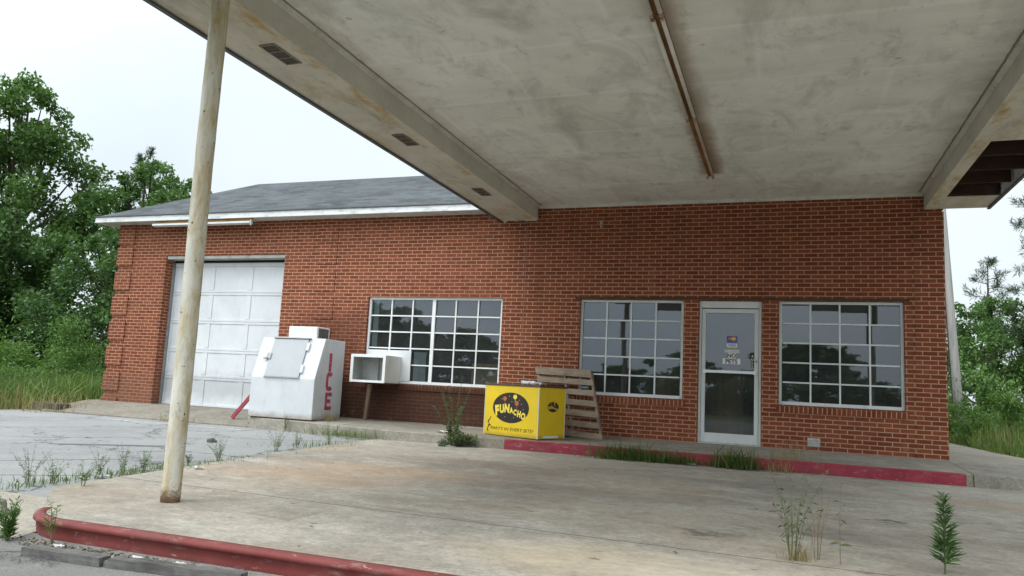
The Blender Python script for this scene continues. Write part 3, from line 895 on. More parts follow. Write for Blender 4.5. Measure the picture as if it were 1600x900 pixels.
# windows ---------------------------------------------------------------
def window(a, b, c, d, cols, rows, yf, frame, fat=None, skip=(), bare=None, seed=0):
    rnd = random.Random(seed)
    mb = MB()
    fw = 0.045
    m0 = 0
    y0, y1 = yf, yf + 0.05
    mb.box(a + 0.004, a + fw, y0, y1, c + 0.004, d - 0.004)
    mb.box(b - fw, b - 0.004, y0, y1, c + 0.004, d - 0.004)
    mb.box(a + fw, b - fw, y0, y1, d - fw, d - 0.004)
    mb.box(a + fw, b - fw, y0 - 0.012, y1, c + 0.004, c + fw + 0.01)
    xs = [a + fw + (b - a - 2 * fw) * i / cols for i in range(cols + 1)]
    zs = [c + fw + (d - c - 2 * fw) * j / rows for j in range(rows + 1)]
    for i in range(1, cols):
        w_ = 0.032 if fat == i else 0.0125
        mb.box(xs[i] - w_, xs[i] + w_, y0 + (0.0 if fat == i else 0.006), y1 - 0.006, c + fw + 0.01, d - fw)
    for j in range(1, rows):
        for i in range(cols):
            mb.box(xs[i] + (0.034 if fat == i else 0.013), xs[i + 1] - (0.034 if fat == i + 1 else 0.013), y0 + 0.008, y1 - 0.008, zs[j] - 0.0115, zs[j] + 0.0115)
    win = mb.build("window", frame, bld)
    g = MB()
    for i in range(cols):
        for j in range(rows):
            if (i, j) in skip: continue
            t1, t2 = rnd.uniform(-0.0011, 0.0011), rnd.uniform(-0.0011, 0.0011)
            yy = yf + 0.026
            ta, tb = 0.0135 * (zs[j] - zs[rows // 2]), 0.0135 * (zs[j + 1] - zs[rows // 2])   # sashes lean back a little
            g.quad((xs[i], yy + ta - t1 - t2, zs[j]), (xs[i + 1], yy + ta + t1 - t2, zs[j]), (xs[i + 1], yy + tb + t1 + t2, zs[j + 1]), (xs[i], yy + tb - t1 + t2, zs[j + 1]))
    g.build("pane", GLASS, win, recalc=False)
    return win
w1 = window(*HOLES[1], 6, 5, 0.055, ALUW, fat=3, skip=((0, 0), (1, 0), (0, 1), (1, 1)), seed=1)
w2 = window(*HOLES[2], 4, 5, 0.06, BARE, seed=2)
w3 = window(*HOLES[4], 4, 5, 0.06, BARE, seed=3)
# white panel round the air conditioner, filling four panes
mb = MB()
mb.box(-9.66, -8.73, 0.03, 0.053, 0.735, 1.30)
pn = mb.build("panel", PLY, w1, bevel=0.004)
pn['label'] = "white board filling four panes round the air conditioner"
# pale blind strip just behind the glass next to the panel and at the left edge
mb = MB()
mb.box(-8.72, -8.47, 0.14, 0.155, 0.70, 1.28)
mb.build("blind_strip", PLY, w1)
mb = MB()
mb.box(-9.64, -9.53, 0.14, 0.155, 1.32, 2.26)
mb.build("blind_strip", PLY, w1)

# shop door ------------------------------------------------------------
mb = MB()
yd = 0.035
mb.box(-3.525, -3.488, yd, yd + 0.09, -0.02, 2.278)
mb.box(-2.597, -2.558, yd, yd + 0.09, -0.02, 2.278)
mb.box(-3.488, -2.597, yd - 0.006, yd + 0.09, 2.168, 2.278)
mb.box(-3.488, -2.597, yd - 0.015, yd + 0.09, -0.03, 0.008)
door_frame = mb.build("door_frame", ALU, bld, bevel=0.003)
mb = MB()
y0, y1 = yd + 0.014, yd + 0.058
x0, x1 = -3.483, -2.602
mb.box(x0, x0 + 0.062, y0, y1, 0.014, 2.155)
mb.box(x1 - 0.062, x1, y0, y1, 0.014, 2.155)
mb.box(x0 + 0.062, x1 - 0.062, y0, y1, 2.088, 2.155)
mb.box(x0 + 0.062, x1 - 0.062, y0, y1, 0.014, 0.165)
door = mb.build("door", ALU, bld, bevel=0.003)
mb = MB()
mb.quad((x0 + 0.06, y0 + 0.02, 0.16), (x1 - 0.06, y0 + 0.02, 0.16), (x1 - 0.06, y0 + 0.021, 1.13), (x0 + 0.06, y0 + 0.021, 1.13))
mb.quad((x0 + 0.06, y0 + 0.020, 1.15), (x1 - 0.06, y0 + 0.021, 1.15), (x1 - 0.06, y0 + 0.033, 2.09), (x0 + 0.06, y0 + 0.032, 2.09))
mb.build("pane", GLASS, door, recalc=False)
mb = MB()
mb.box(x0 + 0.03, x1 - 0.03, y0 - 0.03, y0 - 0.004, 1.118, 1.163)
mb.box(x0 + 0.028, x0 + 0.075, y0 - 0.034, y0 - 0.002, 1.105, 1.175)
mb.box(x1 - 0.075, x1 - 0.028, y0 - 0.034, y0 - 0.002, 1.105, 1.175)
mb.build("push_bar", ALUW, door, bevel=0.004)
mb = MB()
mb.tube([(x1 - 0.03, y0 - 0.012, 1.32), (x1 - 0.03, y0 + 0.002, 1.32)], 0.022, 12)
mb.build("lock", STEEL, door)
# stickers on the upper pane
ys = y0 + 0.012
def TX(cx, cz, y=ys - 0.002):      # text plane for the facade
    return Matrix(((1, 0, 0, cx), (0, 0, -1, y), (0, 1, 0, cz), (0, 0, 0, 1)))
mb = MB()
mb.quad((-3.09, ys, 1.63), (-2.93, ys, 1.63), (-2.93, ys, 1.72), (-3.09, ys, 1.72), 0)
def disc(mb, cx, cz, rx, rz, y, mi, n=28):
    mb.add([(cx + rx * math.cos(2 * math.pi * k / n), y, cz + rz * math.sin(2 * math.pi * k / n)) for k in range(n)], [tuple(range(n))], mi)
disc(mb, -3.030, 1.675, 0.036, 0.036, ys - 0.0015, 1)
disc(mb, -2.985, 1.675, 0.036, 0.036, ys - 0.0025, 2)
text_mb(mb, "MasterCard", 0.020, TX(-3.008, 1.675, ys - 0.0035), 0.012, 0.85, 0.1, 3)
mb.build("card_sticker", [NAVY, STRED, STYEL, WHITE], door, recalc=False)
mb = MB()
mb.quad((-3.09, ys, 1.525), (-2.93, ys, 1.525), (-2.93, ys, 1.622), (-3.09, ys, 1.622), 0)
mb.quad((-3.09, ys - 0.001, 1.600), (-2.93, ys - 0.001, 1.600), (-2.93, ys - 0.001, 1.622), (-3.09, ys - 0.001, 1.622), 1)
mb.quad((-3.09, ys - 0.001, 1.525), (-2.93, ys - 0.001, 1.525), (-2.93, ys - 0.001, 1.541), (-3.09, ys - 0.001, 1.541), 2)
text_mb(mb, "VISA", 0.042, TX(-3.01, 1.571), 0.02, 1.1, 0.2, 1)
mb.build("card_sticker", [WHITE, BLUE, STYEL], door, recalc=False)
mb = MB()
mb.quad((-3.12, ys, 1.455), (-2.90, ys, 1.455), (-2.90, ys, 1.495), (-3.12, ys, 1.495), 0)
text_mb(mb, "NO SMOKING", 0.022, TX(-3.01, 1.475), 0.0, 1.05, 0, 1)
mb.build("smoking_sign", [WHITE, INK], door, recalc=False)
mb = MB()
mb.quad((-3.08, ys, 1.362), (-2.945, ys, 1.362), (-2.945, ys, 1.448), (-3.08, ys, 1.448), 0)
mb.quad((-3.15, ys, 1.268), (-2.88, ys, 1.268), (-2.88, ys, 1.356), (-3.15, ys, 1.356), 0)
text_mb(mb, "NO", 0.070, TX(-3.0125, 1.405), 0.03, 0.92, 0, 1)
text_mb(mb, "PETS", 0.070, TX(-3.015, 1.312), 0.03, 1.0, 0, 1)
mb.build("pets_sign", [WHITE, INK], door, recalc=False)
mb = MB()
mb.quad((-2.715, ys, 1.225), (-2.668, ys, 1.225), (-2.668, ys, 1.425), (-2.715, ys, 1.425), 1)
for k, ch in enumerate("PULL"):
    text_mb(mb, ch, 0.036, TX(-2.6915, 1.398 - k * 0.049), 0.02, 1, 0, 0)
mb.build("pull_sign", [WHITE, INK], door, recalc=False)

# sectional garage door -----------------------------------------------
mb = MB()
gx0, gx1, gy = -14.70, -11.70, 0.27
mb.box(gx0, gx1, gy + 0.02, gy + 0.05, 0.0, 3.03)
zz = [0.0, 0.60, 1.17, 1.78, 2.39, 3.0]
xx = [gx0, -13.68, -12.70, gx1]
for i, x in enumerate(xx):
    hw = 0.055
    for j in range(5):
        mb.box(max(x - hw, gx0), min(x + hw, gx1), gy + 0.008, gy + 0.019, zz[j] + 0.056, zz[j + 1] - 0.056)
for j in range(6):
    lo = zz[j] - (0.052 if j else -0.004); hi = zz[j] + (0.052 if j < 5 else 0.028)
    if j == 0:
        mb.box(gx0, gx1, gy - 0.004, gy + 0.019, 0.004, 0.052)
    elif j == 5:
        mb.box(gx0, gx1, gy - 0.004, gy + 0.019, zz[j] - 0.052, 3.028)
    else:
        mb.box(gx0, gx1, gy + 0.007, gy + 0.019, zz[j] - 0.052, zz[j] - 0.003)
        mb.box(gx0, gx1, gy + 0.006, gy + 0.019, zz[j] + 0.003, zz[j] + 0.052)
gd = mb.build("garage_door", GDOOR, bld, bevel=0.003)
MB().box(-14.715, -14.702, 0.2, 0.3, 0.0, 3.07).build("door_track", STEEL, gd)
MB().box(-11.698, -11.685, 0.2, 0.3, 0.0, 3.07).build("door_track", STEEL, gd)
mb = MB()
mb.box(-14.7, -11.7, 0.25, 0.32, 3.03, 3.075)
mb.build("gap_strip", BLACK, gd)

# rooms behind the glass ------------------------------------------------
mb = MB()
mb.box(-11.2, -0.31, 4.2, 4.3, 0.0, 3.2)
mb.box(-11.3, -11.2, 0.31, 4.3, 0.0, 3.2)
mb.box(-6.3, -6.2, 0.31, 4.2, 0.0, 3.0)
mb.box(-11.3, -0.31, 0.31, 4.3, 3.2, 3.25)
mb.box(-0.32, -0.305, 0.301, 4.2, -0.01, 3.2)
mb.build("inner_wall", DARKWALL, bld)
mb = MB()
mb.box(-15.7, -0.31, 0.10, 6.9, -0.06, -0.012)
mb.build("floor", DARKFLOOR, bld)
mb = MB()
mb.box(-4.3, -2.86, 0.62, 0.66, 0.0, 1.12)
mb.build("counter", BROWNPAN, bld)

# roof ------------------------------------------------------------------
mb = MB()
ze, zr = 3.955, 5.25
ex0, ex1, ey0, ey1 = -16.42, 0.35, -0.40, 7.7
r0, r1, ry = -14.14, -2.0, 2.01
sl_ = (zr - ze) / (ry - ey0)
zc = ze + sl_ * 0.43
V = [(ex0, ey0, ze), (-7.10, ey0, ze), (-7.10, 0.03, zc), (ex1, 0.03, zc), (r1, ry, zr), (r0, ry, zr), (ex1, ey1, ze), (ex0, ey1, ze)]
mb.add(V, [(0, 1, 2, 3, 4, 5), (3, 6, 4), (6, 7, 5, 4), (7, 0, 5)])
mb.build("roof", SHINGLE, bld)
mb = MB()
mb.box(ex0, -7.12, -0.40, -0.375, 3.828, 3.942)
mb.box(ex0, ex0 + 0.025, -0.375, 7.7, 3.828, 3.942)
for i in range(40):       # ragged shingle edge showing over the board
    x = ex0 + 0.02 + i * (9.28 / 40)
fas = mb.build("fascia", FASCIA, bld, bevel=0.004)
mb = MB()
mb.box(ex0 - 0.02, -7.10, -0.425, -0.38, 3.944, 3.962)
mb.build("drip_edge", DARKEDGE, bld)
mb = MB()
mb.box(ex0 + 0.026, -7.12, -0.374, -0.002, 3.842, 3.858)
mb.box(ex0 + 0.026, -16.06, -0.002, 7.7, 3.842, 3.858)
mb.build("soffit", TRIM, bld)

# ------------------------------------------------------------------ canopy
can = thing("canopy", (0, 0, 0), "stained white flat canopy on a rusty pole over the forecourt", "canopy")
XL, XR, YF = -7.055, 0.60, -9.65
XBL, XBR = -6.37, -0.24           # inner faces of the beams
mb = MB()
mb.box(XBL - 0.1, XBR + 0.1, YF + 0.02, -0.005, 3.965, 3.985)
mb.build("ceiling", CEIL, can)
def beam(xi, s):
    mb = MB()
    xo = xi + s * 0.17
    # side (0) and underside (1)
    N = 40
    for k in range(N):
        a, b = YF + 0.02 + (-0.004 - YF - 0.02) * k / N, YF + 0.02 + (-0.004 - YF - 0.02) * (k + 1) / N
        ja, jb = 0.004 * math.sin(a * 3.1), 0.004 * math.sin(b * 3.1)
        mb.quad((xi, a, 3.70 + ja * .5), (xi, b, 3.70 + jb * .5), (xi, b, 3.964), (xi, a, 3.964), 0)
        mb.quad((xi, a, 3.70 + ja * .5), (xo, a, 3.694), (xo, b, 3.694), (xi, b, 3.70 + jb * .5), 1)
        mb.quad((xo, a, 3.694), (xo, a, 3.9), (xo, b, 3.9), (xo, b, 3.694), 0)
    return mb.build("beam", [BEAMSIDE, BEAMBOT], can)
beam(XBL, -1)
beam(XBR, 1)
# moulding where the beams and the wall meet the ceiling
mb = MB()
for xi, s in ((XBL, 1), (XBR, -1)):
    MB().prism([(xi + s * 0.002, 3.962), (xi + s * 0.002, 3.925), (xi + s * 0.018, 3.94), (xi + s * 0.045, 3.962)], 1, YF + 0.05, -0.05).build("moulding", TRIM, can)
mb.prism([(-0.003, 3.963), (-0.003, 3.905), (-0.02, 3.915), (-0.028, 3.963)], 0, XBL + 0.01, XBR - 0.01)
mb.build("moulding", TRIM, can)
# left soffit
mb = MB()
mb.box(XL + 0.01, XBL - 0.172, YF + 0.02, -0.005, 3.700, 3.712)
mb.build("soffit", SOFFIT, can)
# right soffit, with the stretch that has fallen out
mb = MB()
mb.box(XBR + 0.172, XR - 0.01, -0.72, -0.005, 3.700, 3.712)
mb.box(XBR + 0.172, XR - 0.01, YF + 0.02, -3.22, 3.700, 3.712)
mb.build("soffit", SOFFIT, can)
for k in range(5):
    y = -0.74 - k * 0.62
    MB().box(XBR + 0.172, XR - 0.03, y - 0.02, y + 0.02, 3.722, 3.89).build("joist", RAFTER, can)
mb = MB()
mb.obox((XBR + 0.2, -3.2, 3.893), (0.05, 0, 0), (0.34, 2.3, 0), (0, 0, 0.02))
mb.build("brace", RAFTER, can)
MB().box(XBR + 0.172, XR - 0.001, -0.022, -0.006, 3.714, 4.018).build("end_board", RAFTER, can)
# roof deck (with a hole let through to the sky), fascia boards, drip edges
mb = MB()
hx0, hx1, hy0, hy1 = 0.30, 0.44, -0.97, -0.90
zd0, zd1 = 4.02, 4.05
mb.box(XL, hx0, YF, 0.02, zd0, zd1)
mb.box(hx1, XR, YF, 0.02, zd0, zd1)
mb.box(hx0, hx1, YF, hy0, zd0, zd1)
mb.box(hx0, hx1, hy1, 0.02, zd0, zd1)
mb.build("roof_deck", RAFTER, can)
mb = MB()
MB().box(XL - 0.022, XL, YF - 0.022, 0.0, 3.695, 4.10).build("fascia", FASCIA, can)
MB().box(XR, XR + 0.022, YF - 0.022, 0.0, 3.695, 4.10).build("fascia", FASCIA, can)
MB().box(XL + 0.001, XR - 0.001, YF - 0.022, YF - 0.001, 3.55, 4.10).build("fascia", FASCIA, can)
MB().box(XL - 0.03, XL + 0.012, YF - 0.03, 0.0, 3.676, 3.694).build("drip_edge", DARKEDGE, can)
MB().box(XR - 0.012, XR + 0.03, YF - 0.03, 0.0, 3.676, 3.694).build("drip_edge", DARKEDGE, can)
# broken, crumbly plaster where the left beam meets the brick
rnd = random.Random(4)
mb = MB()
for k in range(46):
    x = rnd.uniform(-7.03, -6.38); y = rnd.uniform(-0.16, -0.02); z = 3.70 - rnd.random() ** 2 * 0.022 * (1.6 if x < -6.7 else 1)
    r = rnd.uniform(0.03, 0.075)
    vs = []
    for a in range(6):
        th = a * math.pi / 3 + rnd.uniform(-.3, .3)
        vs.append((x + r * math.cos(th) * rnd.uniform(.7, 1.3), y + r * math.sin(th) * rnd.uniform(.7, 1.3), 3.71))
    vs += [(x, y, z - 0.009)]
    mb.add(vs, [(a, (a + 1) % 6, 6) for a in range(6)])
mb.build("crumbled_plaster", SOFFIT, can)
# vent grilles let into the left soffit
for (y0, y1) in ((-7.27, -6.87), (-4.78, -4.38), (-2.27, -1.85)):
    mb = MB()
    xa, xb = -6.70, -6.545
    mb.box(xa, xb, y0, y1, 3.690, 3.699)
    mb2 = MB()
    mb2.box(xa - 0.008, xa + 0.006, y0 - 0.008, y1 + 0.008, 3.684, 3.6985)
    mb2.box(xb - 0.006, xb + 0.008, y0 - 0.008, y1 + 0.008, 3.684, 3.6985)
    for k in range(4):
        yy = y0 + (y1 - y0) * k / 3
        mb2.box(xa + 0.006, xb - 0.006, yy - 0.007, yy + 0.007, 3.684, 3.6985)
    v = mb.build("vent", GRILLE, can)
    mb2.build("vent_frame", VFRAME, v)
# pole
mb = MB()
pts, rr = [], []
for k in range(40):
    z = -0.2 + 3.9 * k / 39
    pts.append((-6.375 + 0.004 * math.sin(z * 2) - 0.018 * (z + .2) / 3.9, -8.14, z)); rr.append(0.0675 + 0.0008 * math.sin(k * 1.7))
mb.tube(pts, rr, 32)
mb.build("pole", POLE, can, smooth=True)
# second pole under the right beam, outside the picture but seen in the glass
mb = MB()
mb.tube([(-0.33 + 0.18, -8.14, -0.2), (-0.33 + 0.18, -8.14, 1.5), (-0.33 + 0.18, -8.14, 3.7)], 0.0675, 32)
mb.build("pole", POLE, can, smooth=True)

# ------------------------------------------------------------------ fluorescent strips
def lamp(y0, y1, n_tubes, label):
    t = thing("fluorescent_light", (-3.235, y0, 3.963), label, "ceiling lamp", "fluorescent strips under the canopy")
    L = y1 - y0
    mb = MB()
    mb.prism([(-0.045, 0.0), (-0.035, -0.055), (0.035, -0.055), (0.045, 0.0)], 1, 0.01, L - 0.01)
    mb.build("channel", RUSTCH, t)
    if n_tubes == 1:
        mb = MB()
        mb.prism([(0.018, -0.056), (0.02, -0.078), (0.040, -0.078), (0.048, -0.05)], 1, 0.03, L - 0.02)
        mb.build("reflector", ENAMEL, t)
    for s in ((-1, 1) if n_tubes == 2 else ()):
        mb = MB()
        mb.tube([(s * 0.040, 0.06, -0.075), (s * 0.040, L - 0.06, -0.075)], 0.019, 12)
        mb.build("tube", TUBE, t, smooth=True)
    for e, s in ((0.035, -1), (0.035, 1), (L - 0.035, -1), (L - 0.035, 1)):
        mb = MB()
        mb.box(s * 0.040 - 0.015, s * 0.040 + 0.015, e - 0.014, e + 0.014, -0.10, -0.045)
        mb.build("lamp_holder", ENAMEL, t, bevel=0.004)
    return t
lamp(-4.08, -1.58, 1, "rusted ceiling strip light with no tubes, nearest the brick wall")
lamp(-6.58, -4.08, 2, "ceiling strip light with two dusty tubes, under the middle of the canopy")
lamp(-9.08, -6.58, 2, "ceiling strip light with two dusty tubes, cut off by the top of the photo")
# strip under the garage eave
t = thing("fluorescent_light", (-13.55, -0.33, 3.84), "white strip light on tan wooden board under the garage eave", "lamp")
t.scale = (1, 1, 1.3)
mb = MB()
mb.box(-1.26, 1.25, -0.0, 0.03, -0.055, -0.0)
mb.build("backing_board", TANWOOD, t)
mb = MB()
mb.prism([(-0.045, -0.056), (-0.05, -0.085), (0.04, -0.10), (0.05, -0.056)], 0, -1.28, 1.22)
mb.build("channel", ALU, t)
mb = MB()
mb.box(1.221, 1.245, -0.03, 0.03, -0.10, -0.03)
mb.tube([(1.235, -0.02, -0.095), (1.235, -0.02, -0.12)], 0.012, 8)
mb.build("end_cap", ALU, t)

# ------------------------------------------------------------------ ice machine
ice = thing("ice_machine", (-10.57, -0.81, -0.03), "white ice merchandiser with slanted grey hatch and red lettering on its side", "ice machine")
x0, x1 = -0.665, 0.67
mb = MB()
mb.prism([(-0.45, 0.012), (-0.45, 0.715), (-0.20, 1.44), (0.45, 1.44), (0.45, 0.012)], 0, x0, x1)
mb.build("body", ICEW, ice, bevel=0.012, seg=2)
mb = MB()
mb.box(x0 + 0.03, x1 - 0.03, -0.42, 0.42, 0.0, 0.012)
mb.build("base", BLACK, ice)
# hatch on the slanted front
sv = Vector((0, 0.25, 0.725)).normalized()
sn = Vector((0, -0.725, 0.25)).normalized()
o0 = Vector((0, -0.45, 0.715))
mb = MB()
mb.obox(o0 + Vector((-0.385, 0, 0)) + sv * 0.012 + sn * 0.003, Vector((0.73, 0, 0)), sv * 0.725, sn * 0.028)
hatch = mb.build("hatch", ICED, ice, bevel=0.008, seg=2)
mb = MB()
mb.obox(o0 + Vector((-0.405, 0, 0)) + sv * 0.742 + sn * 0.002, Vector((0.79, 0, 0)), sv * 0.02, sn * 0.05)
mb.build("hatch_trim", STEEL, ice)
mb = MB()
mb.obox(o0 + Vector((-0.395, 0, 0)) + sv * 0.0 + sn * 0.001, Vector((0.75, 0, 0)), sv * 0.011, sn * 0.03)
mb.build("hatch_trim", STEEL, ice)
for s in (0.10, 0.52):
    mb = MB()
    mb.obox(o0 + Vector((0.348, 0, 0)) + sv * s + sn * 0.002, Vector((0.045, 0, 0)), sv * 0.15, sn * 0.04)
    mb.build("hinge", ALUW, hatch, bevel=0.006)
mb = MB()
mb.obox(o0 + Vector((-0.44, 0, 0)) + sv * 0.33 + sn * 0.002, Vector((0.10, 0, 0)), sv * 0.12, sn * 0.045)
mb.obox(o0 + Vector((-0.49, 0, 0)) + sv * 0.33 + sn * 0.03, Vector((0.09, 0, 0)), sv * 0.035, sn * 0.03)
mb.build("latch", STEEL, hatch, bevel=0.006)
# lettering on the right side
def SX(cy, cz, x):
    return Matrix(((0, 0, 1, x), (1, 0, 0, cy), (0, 1, 0, cz), (0, 0, 0, 1)))
mb = MB()
LX = x1 + 0.002
def bar(cy, cz, ya, yb, za, zb):
    mb.quad((LX, cy + ya, cz + za), (LX, cy + yb, cz + za), (LX, cy + yb, cz + zb), (LX, cy + ya, cz + zb))
bar(0.0, 1.03, -0.045, 0.045, -0.165, 0.165)
# C: one open ring with rounded corners
outer, inner = [], []
for k in range(25):
    th = R_(38 + 284 * k / 24)
    c_, s_ = math.cos(th), math.sin(th)
    def sq(a, b, e=0.62):
        return (math.copysign(abs(c_) ** e, c_) * a, math.copysign(abs(s_) ** e, s_) * b)
    outer.append(sq(0.108, 0.168)); inner.append(sq(0.034, 0.095))
for k in range(24):
    mb.quad(*[(LX, 0.01 + p[0], 0.69 + p[1]) for p in (outer[k], outer[k + 1], inner[k + 1], inner[k])])
bar(0.02, 0.34, -0.105, -0.035, -0.155, 0.155)
bar(0.02, 0.34, -0.035, 0.105, 0.088, 0.155)
bar(0.02, 0.34, -0.035, 0.07, -0.034, 0.034)
bar(0.02, 0.34, -0.035, 0.105, -0.155, -0.088)
mb.build("lettering", RED, ice, recalc=False)
mb = MB()
mb.box(-0.24, 0.37, -0.05, 0.36, 1.442, 1.665)
cb = mb.build("condenser_box", ACW, ice, bevel=0.008)
mb = MB()
mb.box(0.3705, 0.374, 0.0, 0.315, 1.47, 1.64)
mb.build("grille", GRILLE, cb)
mb = MB()
for k in range(8):
    mb.box(0.374, 0.379, 0.005, 0.31, 1.48 + k * 0.02, 1.487 + k * 0.02)
mb.build("louvre", STEEL, cb)

# red stick leaning against the machine
mb = MB()
mb.obox((-11.90, -0.84, -0.133), (0.62, 0.0, 0.70), (-0.055, 0.0, 0.05), (0, 0.03, 0))
tag(mb.build("wooden_stick", REDWOOD, bevel=0.004), "red painted stick leaning on the left side of the ice machine", "stick")

# ------------------------------------------------------------------ window air conditioner
ac = thing("air_conditioner", (-9.275, -0.28, 0.685), "empty white air conditioner sleeve jutting out of the left window", "air conditioner")
mb = MB()
w_, h_, y0, y1, t_ = 0.352, 0.49, -0.27, 0.305, 0.016
mb.box(-w_, w_, y0, y1, 0.0, t_)
mb.box(-w_, w_, y0, y1, h_ - t_, h_)
mb.box(-w_, -w_ + t_, y0, y1, t_, h_ - t_)
mb.box(w_ - t_, w_, y0, y1, t_, h_ - t_)
for k in range(5):
    mb.box(w_ + 0.0005, w_ + 0.003, -0.16 + k * 0.035, -0.145 + k * 0.035, 0.2, 0.42)
mb.build("shell", ACW, ac, bevel=0.003)
mb = MB()
mb.box(-w_ - 0.006, -w_ + 0.05, y0 - 0.02, y0 - 0.001, -0.006, h_ + 0.006)
mb.box(w_ - 0.05, w_ + 0.006, y0 - 0.02, y0 - 0.001, -0.006, h_ + 0.006)
mb.box(-w_ + 0.05, w_ - 0.05, y0 - 0.02, y0 - 0.001, h_ - 0.045, h_ + 0.006)
mb.box(-w_ + 0.05, w_ - 0.05, y0 - 0.02, y0 - 0.001, -0.006, 0.035)
mb.build("frame", ALUW, ac, bevel=0.003)
mb = MB()
mb.box(-w_ + 0.017, w_ - 0.017, 0.10, 0.11, 0.017, h_ - 0.017)
mb.box(-w_ + 0.017, -w_ + 0.02, -0.26, 0.10, 0.017, h_ - 0.017)
mb.box(0.02, 0.03, 0.03, 0.10, 0.017, h_ - 0.017)
mb.build("lining", ACI, ac)
mb = MB()
mb.box(-w_ + 0.03, w_ + 0.02, -0.2, 0.27, -0.022, -0.002)
mb.build("rail", LINTEL, ac)
mb = MB()
mb.obox((-9.34, -0.42, 0.655), (0.065, 0, 0), (0, 0.06, 0), (-0.17, 0.22, -0.665))
tag(mb.build("wooden_prop", POSTW, bevel=0.004), "brown wooden post propping up the air conditioner sleeve", "post")

# ------------------------------------------------------------------ yellow snack stand
st = thing("snack_stand", (-5.69, -1.60, -0.046), "bright yellow counter stand with a black oval logo, by the pallet", "stand", rz=R_(-22))
W_, D_, H_ = 1.12, 0.65, 0.79
mb = MB()
mb.box(-W_, 0, 0, D_, 0.018, H_)
mb.build("body", YEL, st, bevel=0.004)
mb = MB()
mb.box(-W_ + 0.02, -0.02, 0.02, D_ - 0.02, 0.0, 0.018)
mb.build("base", TOPB, st)
mb = MB()
mb.box(-W_ - 0.012, 0.02, -0.012, D_ + 0.04, H_ + 0.001, H_ + 0.034)
mb.build("countertop", TOPB, st, bevel=0.004)
mb = MB()
for (xa, ya) in ((-0.012, -0.003), (-W_ - 0.003, -0.003)):
    MB().box(xa, xa + 0.015, ya, ya + 0.015, 0.02, H_ - 0.001).build("edge_trim", EDGEM, st)
mb.box(-0.005, 0.003, D_ - 0.013, D_ + 0.003, 0.02, H_ - 0.001)
mb.build("edge_trim", EDGEM, st)
mb = MB()
mb.quad((0.002, 0.12, 0.03), (0.002, 0.50, 0.03), (0.002, 0.50, 0.065), (0.002, 0.12, 0.065))
mb.build("label_strip", WHITE, st, recalc=False)
def logo(mb, M, rx, rz, letters=True):
    """M maps logo plane (x right, y up, z out of the surface) to local space"""
    def D(cx, cz, a, b, k, mi, n=40):
        mb.add([M @ Vector((cx + a * math.cos(2 * math.pi * i / n), cz + b * math.sin(2 * math.pi * i / n), k)) for i in range(n)], [tuple(range(n))], mi)
    D(0, 0, rx, rz, 0.0, 0, 64)
    kx = rx / 172.0; kz = rz / 147.0
    for (u, v, r, mi) in ((-58, 85, 17, 2), (57, 47, 19, 2), (39, 107, 18, 1)):
        D(u * kx, v * kz, r * kx, r * 1.25 * kz, 0.001, mi, 20)
        pts = [(u + 3 * math.sin(i * 1.3), v - r * 1.2 - i * 9) for i in range(4)]
        for (a, b) in zip(pts, pts[1:]):
            mb.add([M @ Vector((p[0] * kx + d * 0.0035, p[1] * kz, 0.001)) for p, d in ((a, -1), (a, 1), (b, 1), (b, -1))], [(0, 1, 2, 3)], mi)
    for (u, v) in ((-85, 80), (80, 78), (100, 40), (-50, -90), (35, -92), (-100, 20), (120, -10), (10, 60), (-15, 110)):
        D(u * kx, v * kz, 3.4 * kx, 3.4 * kz, 0.001, 1, 6)
    for (ch, u, v, h, r) in (("F", -128, -32, 104, 8), ("U", -83, -14, 86, 4), ("N", -34, -6, 86, -2), ("A", 9, -24, 58, 4), ("C", 44, -40, 58, -6), ("H", 82, -53, 64, -8), ("O", 121, -72, 68, -12)):
        Mr = M @ Matrix.Translation((u * kx, v * kz, 0.002)) @ Matrix.Rotation(R_(r), 4, 'Z')
        text_mb(mb, ch, h * kz, Mr, 0.062, 0.80, 0, 1)
MF = Matrix(((1, 0, 0, -0.565), (0, 0, -1, -0.0015), (0, 1, 0, 0.455), (0, 0, 0, 1)))
mb = MB()
logo(mb, MF, 0.375, 0.235)
mb.build("logo", [INK, INKY, INKO], st, recalc=False)
MS = Matrix(((0, 0, 1, 0.0015), (1, 0, 0, 0.345), (0, 1, 0, 0.50), (0, 0, 0, 1)))
mb = MB()
logo(mb, MS, 0.138, 0.078)
mb.build("logo", [INK, INKY, INKO], st, recalc=False)
mb = MB()
tw = text_mb(mb, "PARTY IN EVERY BITE!", 0.05, Matrix(((1, 0, 0, -0.53), (0, 0, -1, -0.002), (0, 1, 0, 0.125), (0, 0, 0, 1))), 0.0, 1.26, 0.25)
mb.build("slogan", INK, st, recalc=False)
# black scuff squiggle at the left of the slogan
mb = MB()
pts = [(-0.97, 0.30), (-1.0, 0.25), (-1.03, 0.22), (-1.0, 0.18), (-1.02, 0.14), (-1.04, 0.10), (-1.02, 0.07)]
for i, (a, b) in enumerate(zip(pts, pts[1:])):
    d = 0.010 + 0.006 * (i % 2)
    mb.quad((a[0] - d, -0.0012, a[1]), (a[0] + d, -0.0012, a[1]), (b[0] + d * .8, -0.0012, b[1]), (b[0] - d * .8, -0.0012, b[1]))
mb.quad((-1.0, -0.0011, 0.185), (-0.955, -0.0011, 0.16), (-0.96, -0.0011, 0.15), (-1.005, -0.0011, 0.165))
mb.build("scuff_mark", INK, st, recalc=False)

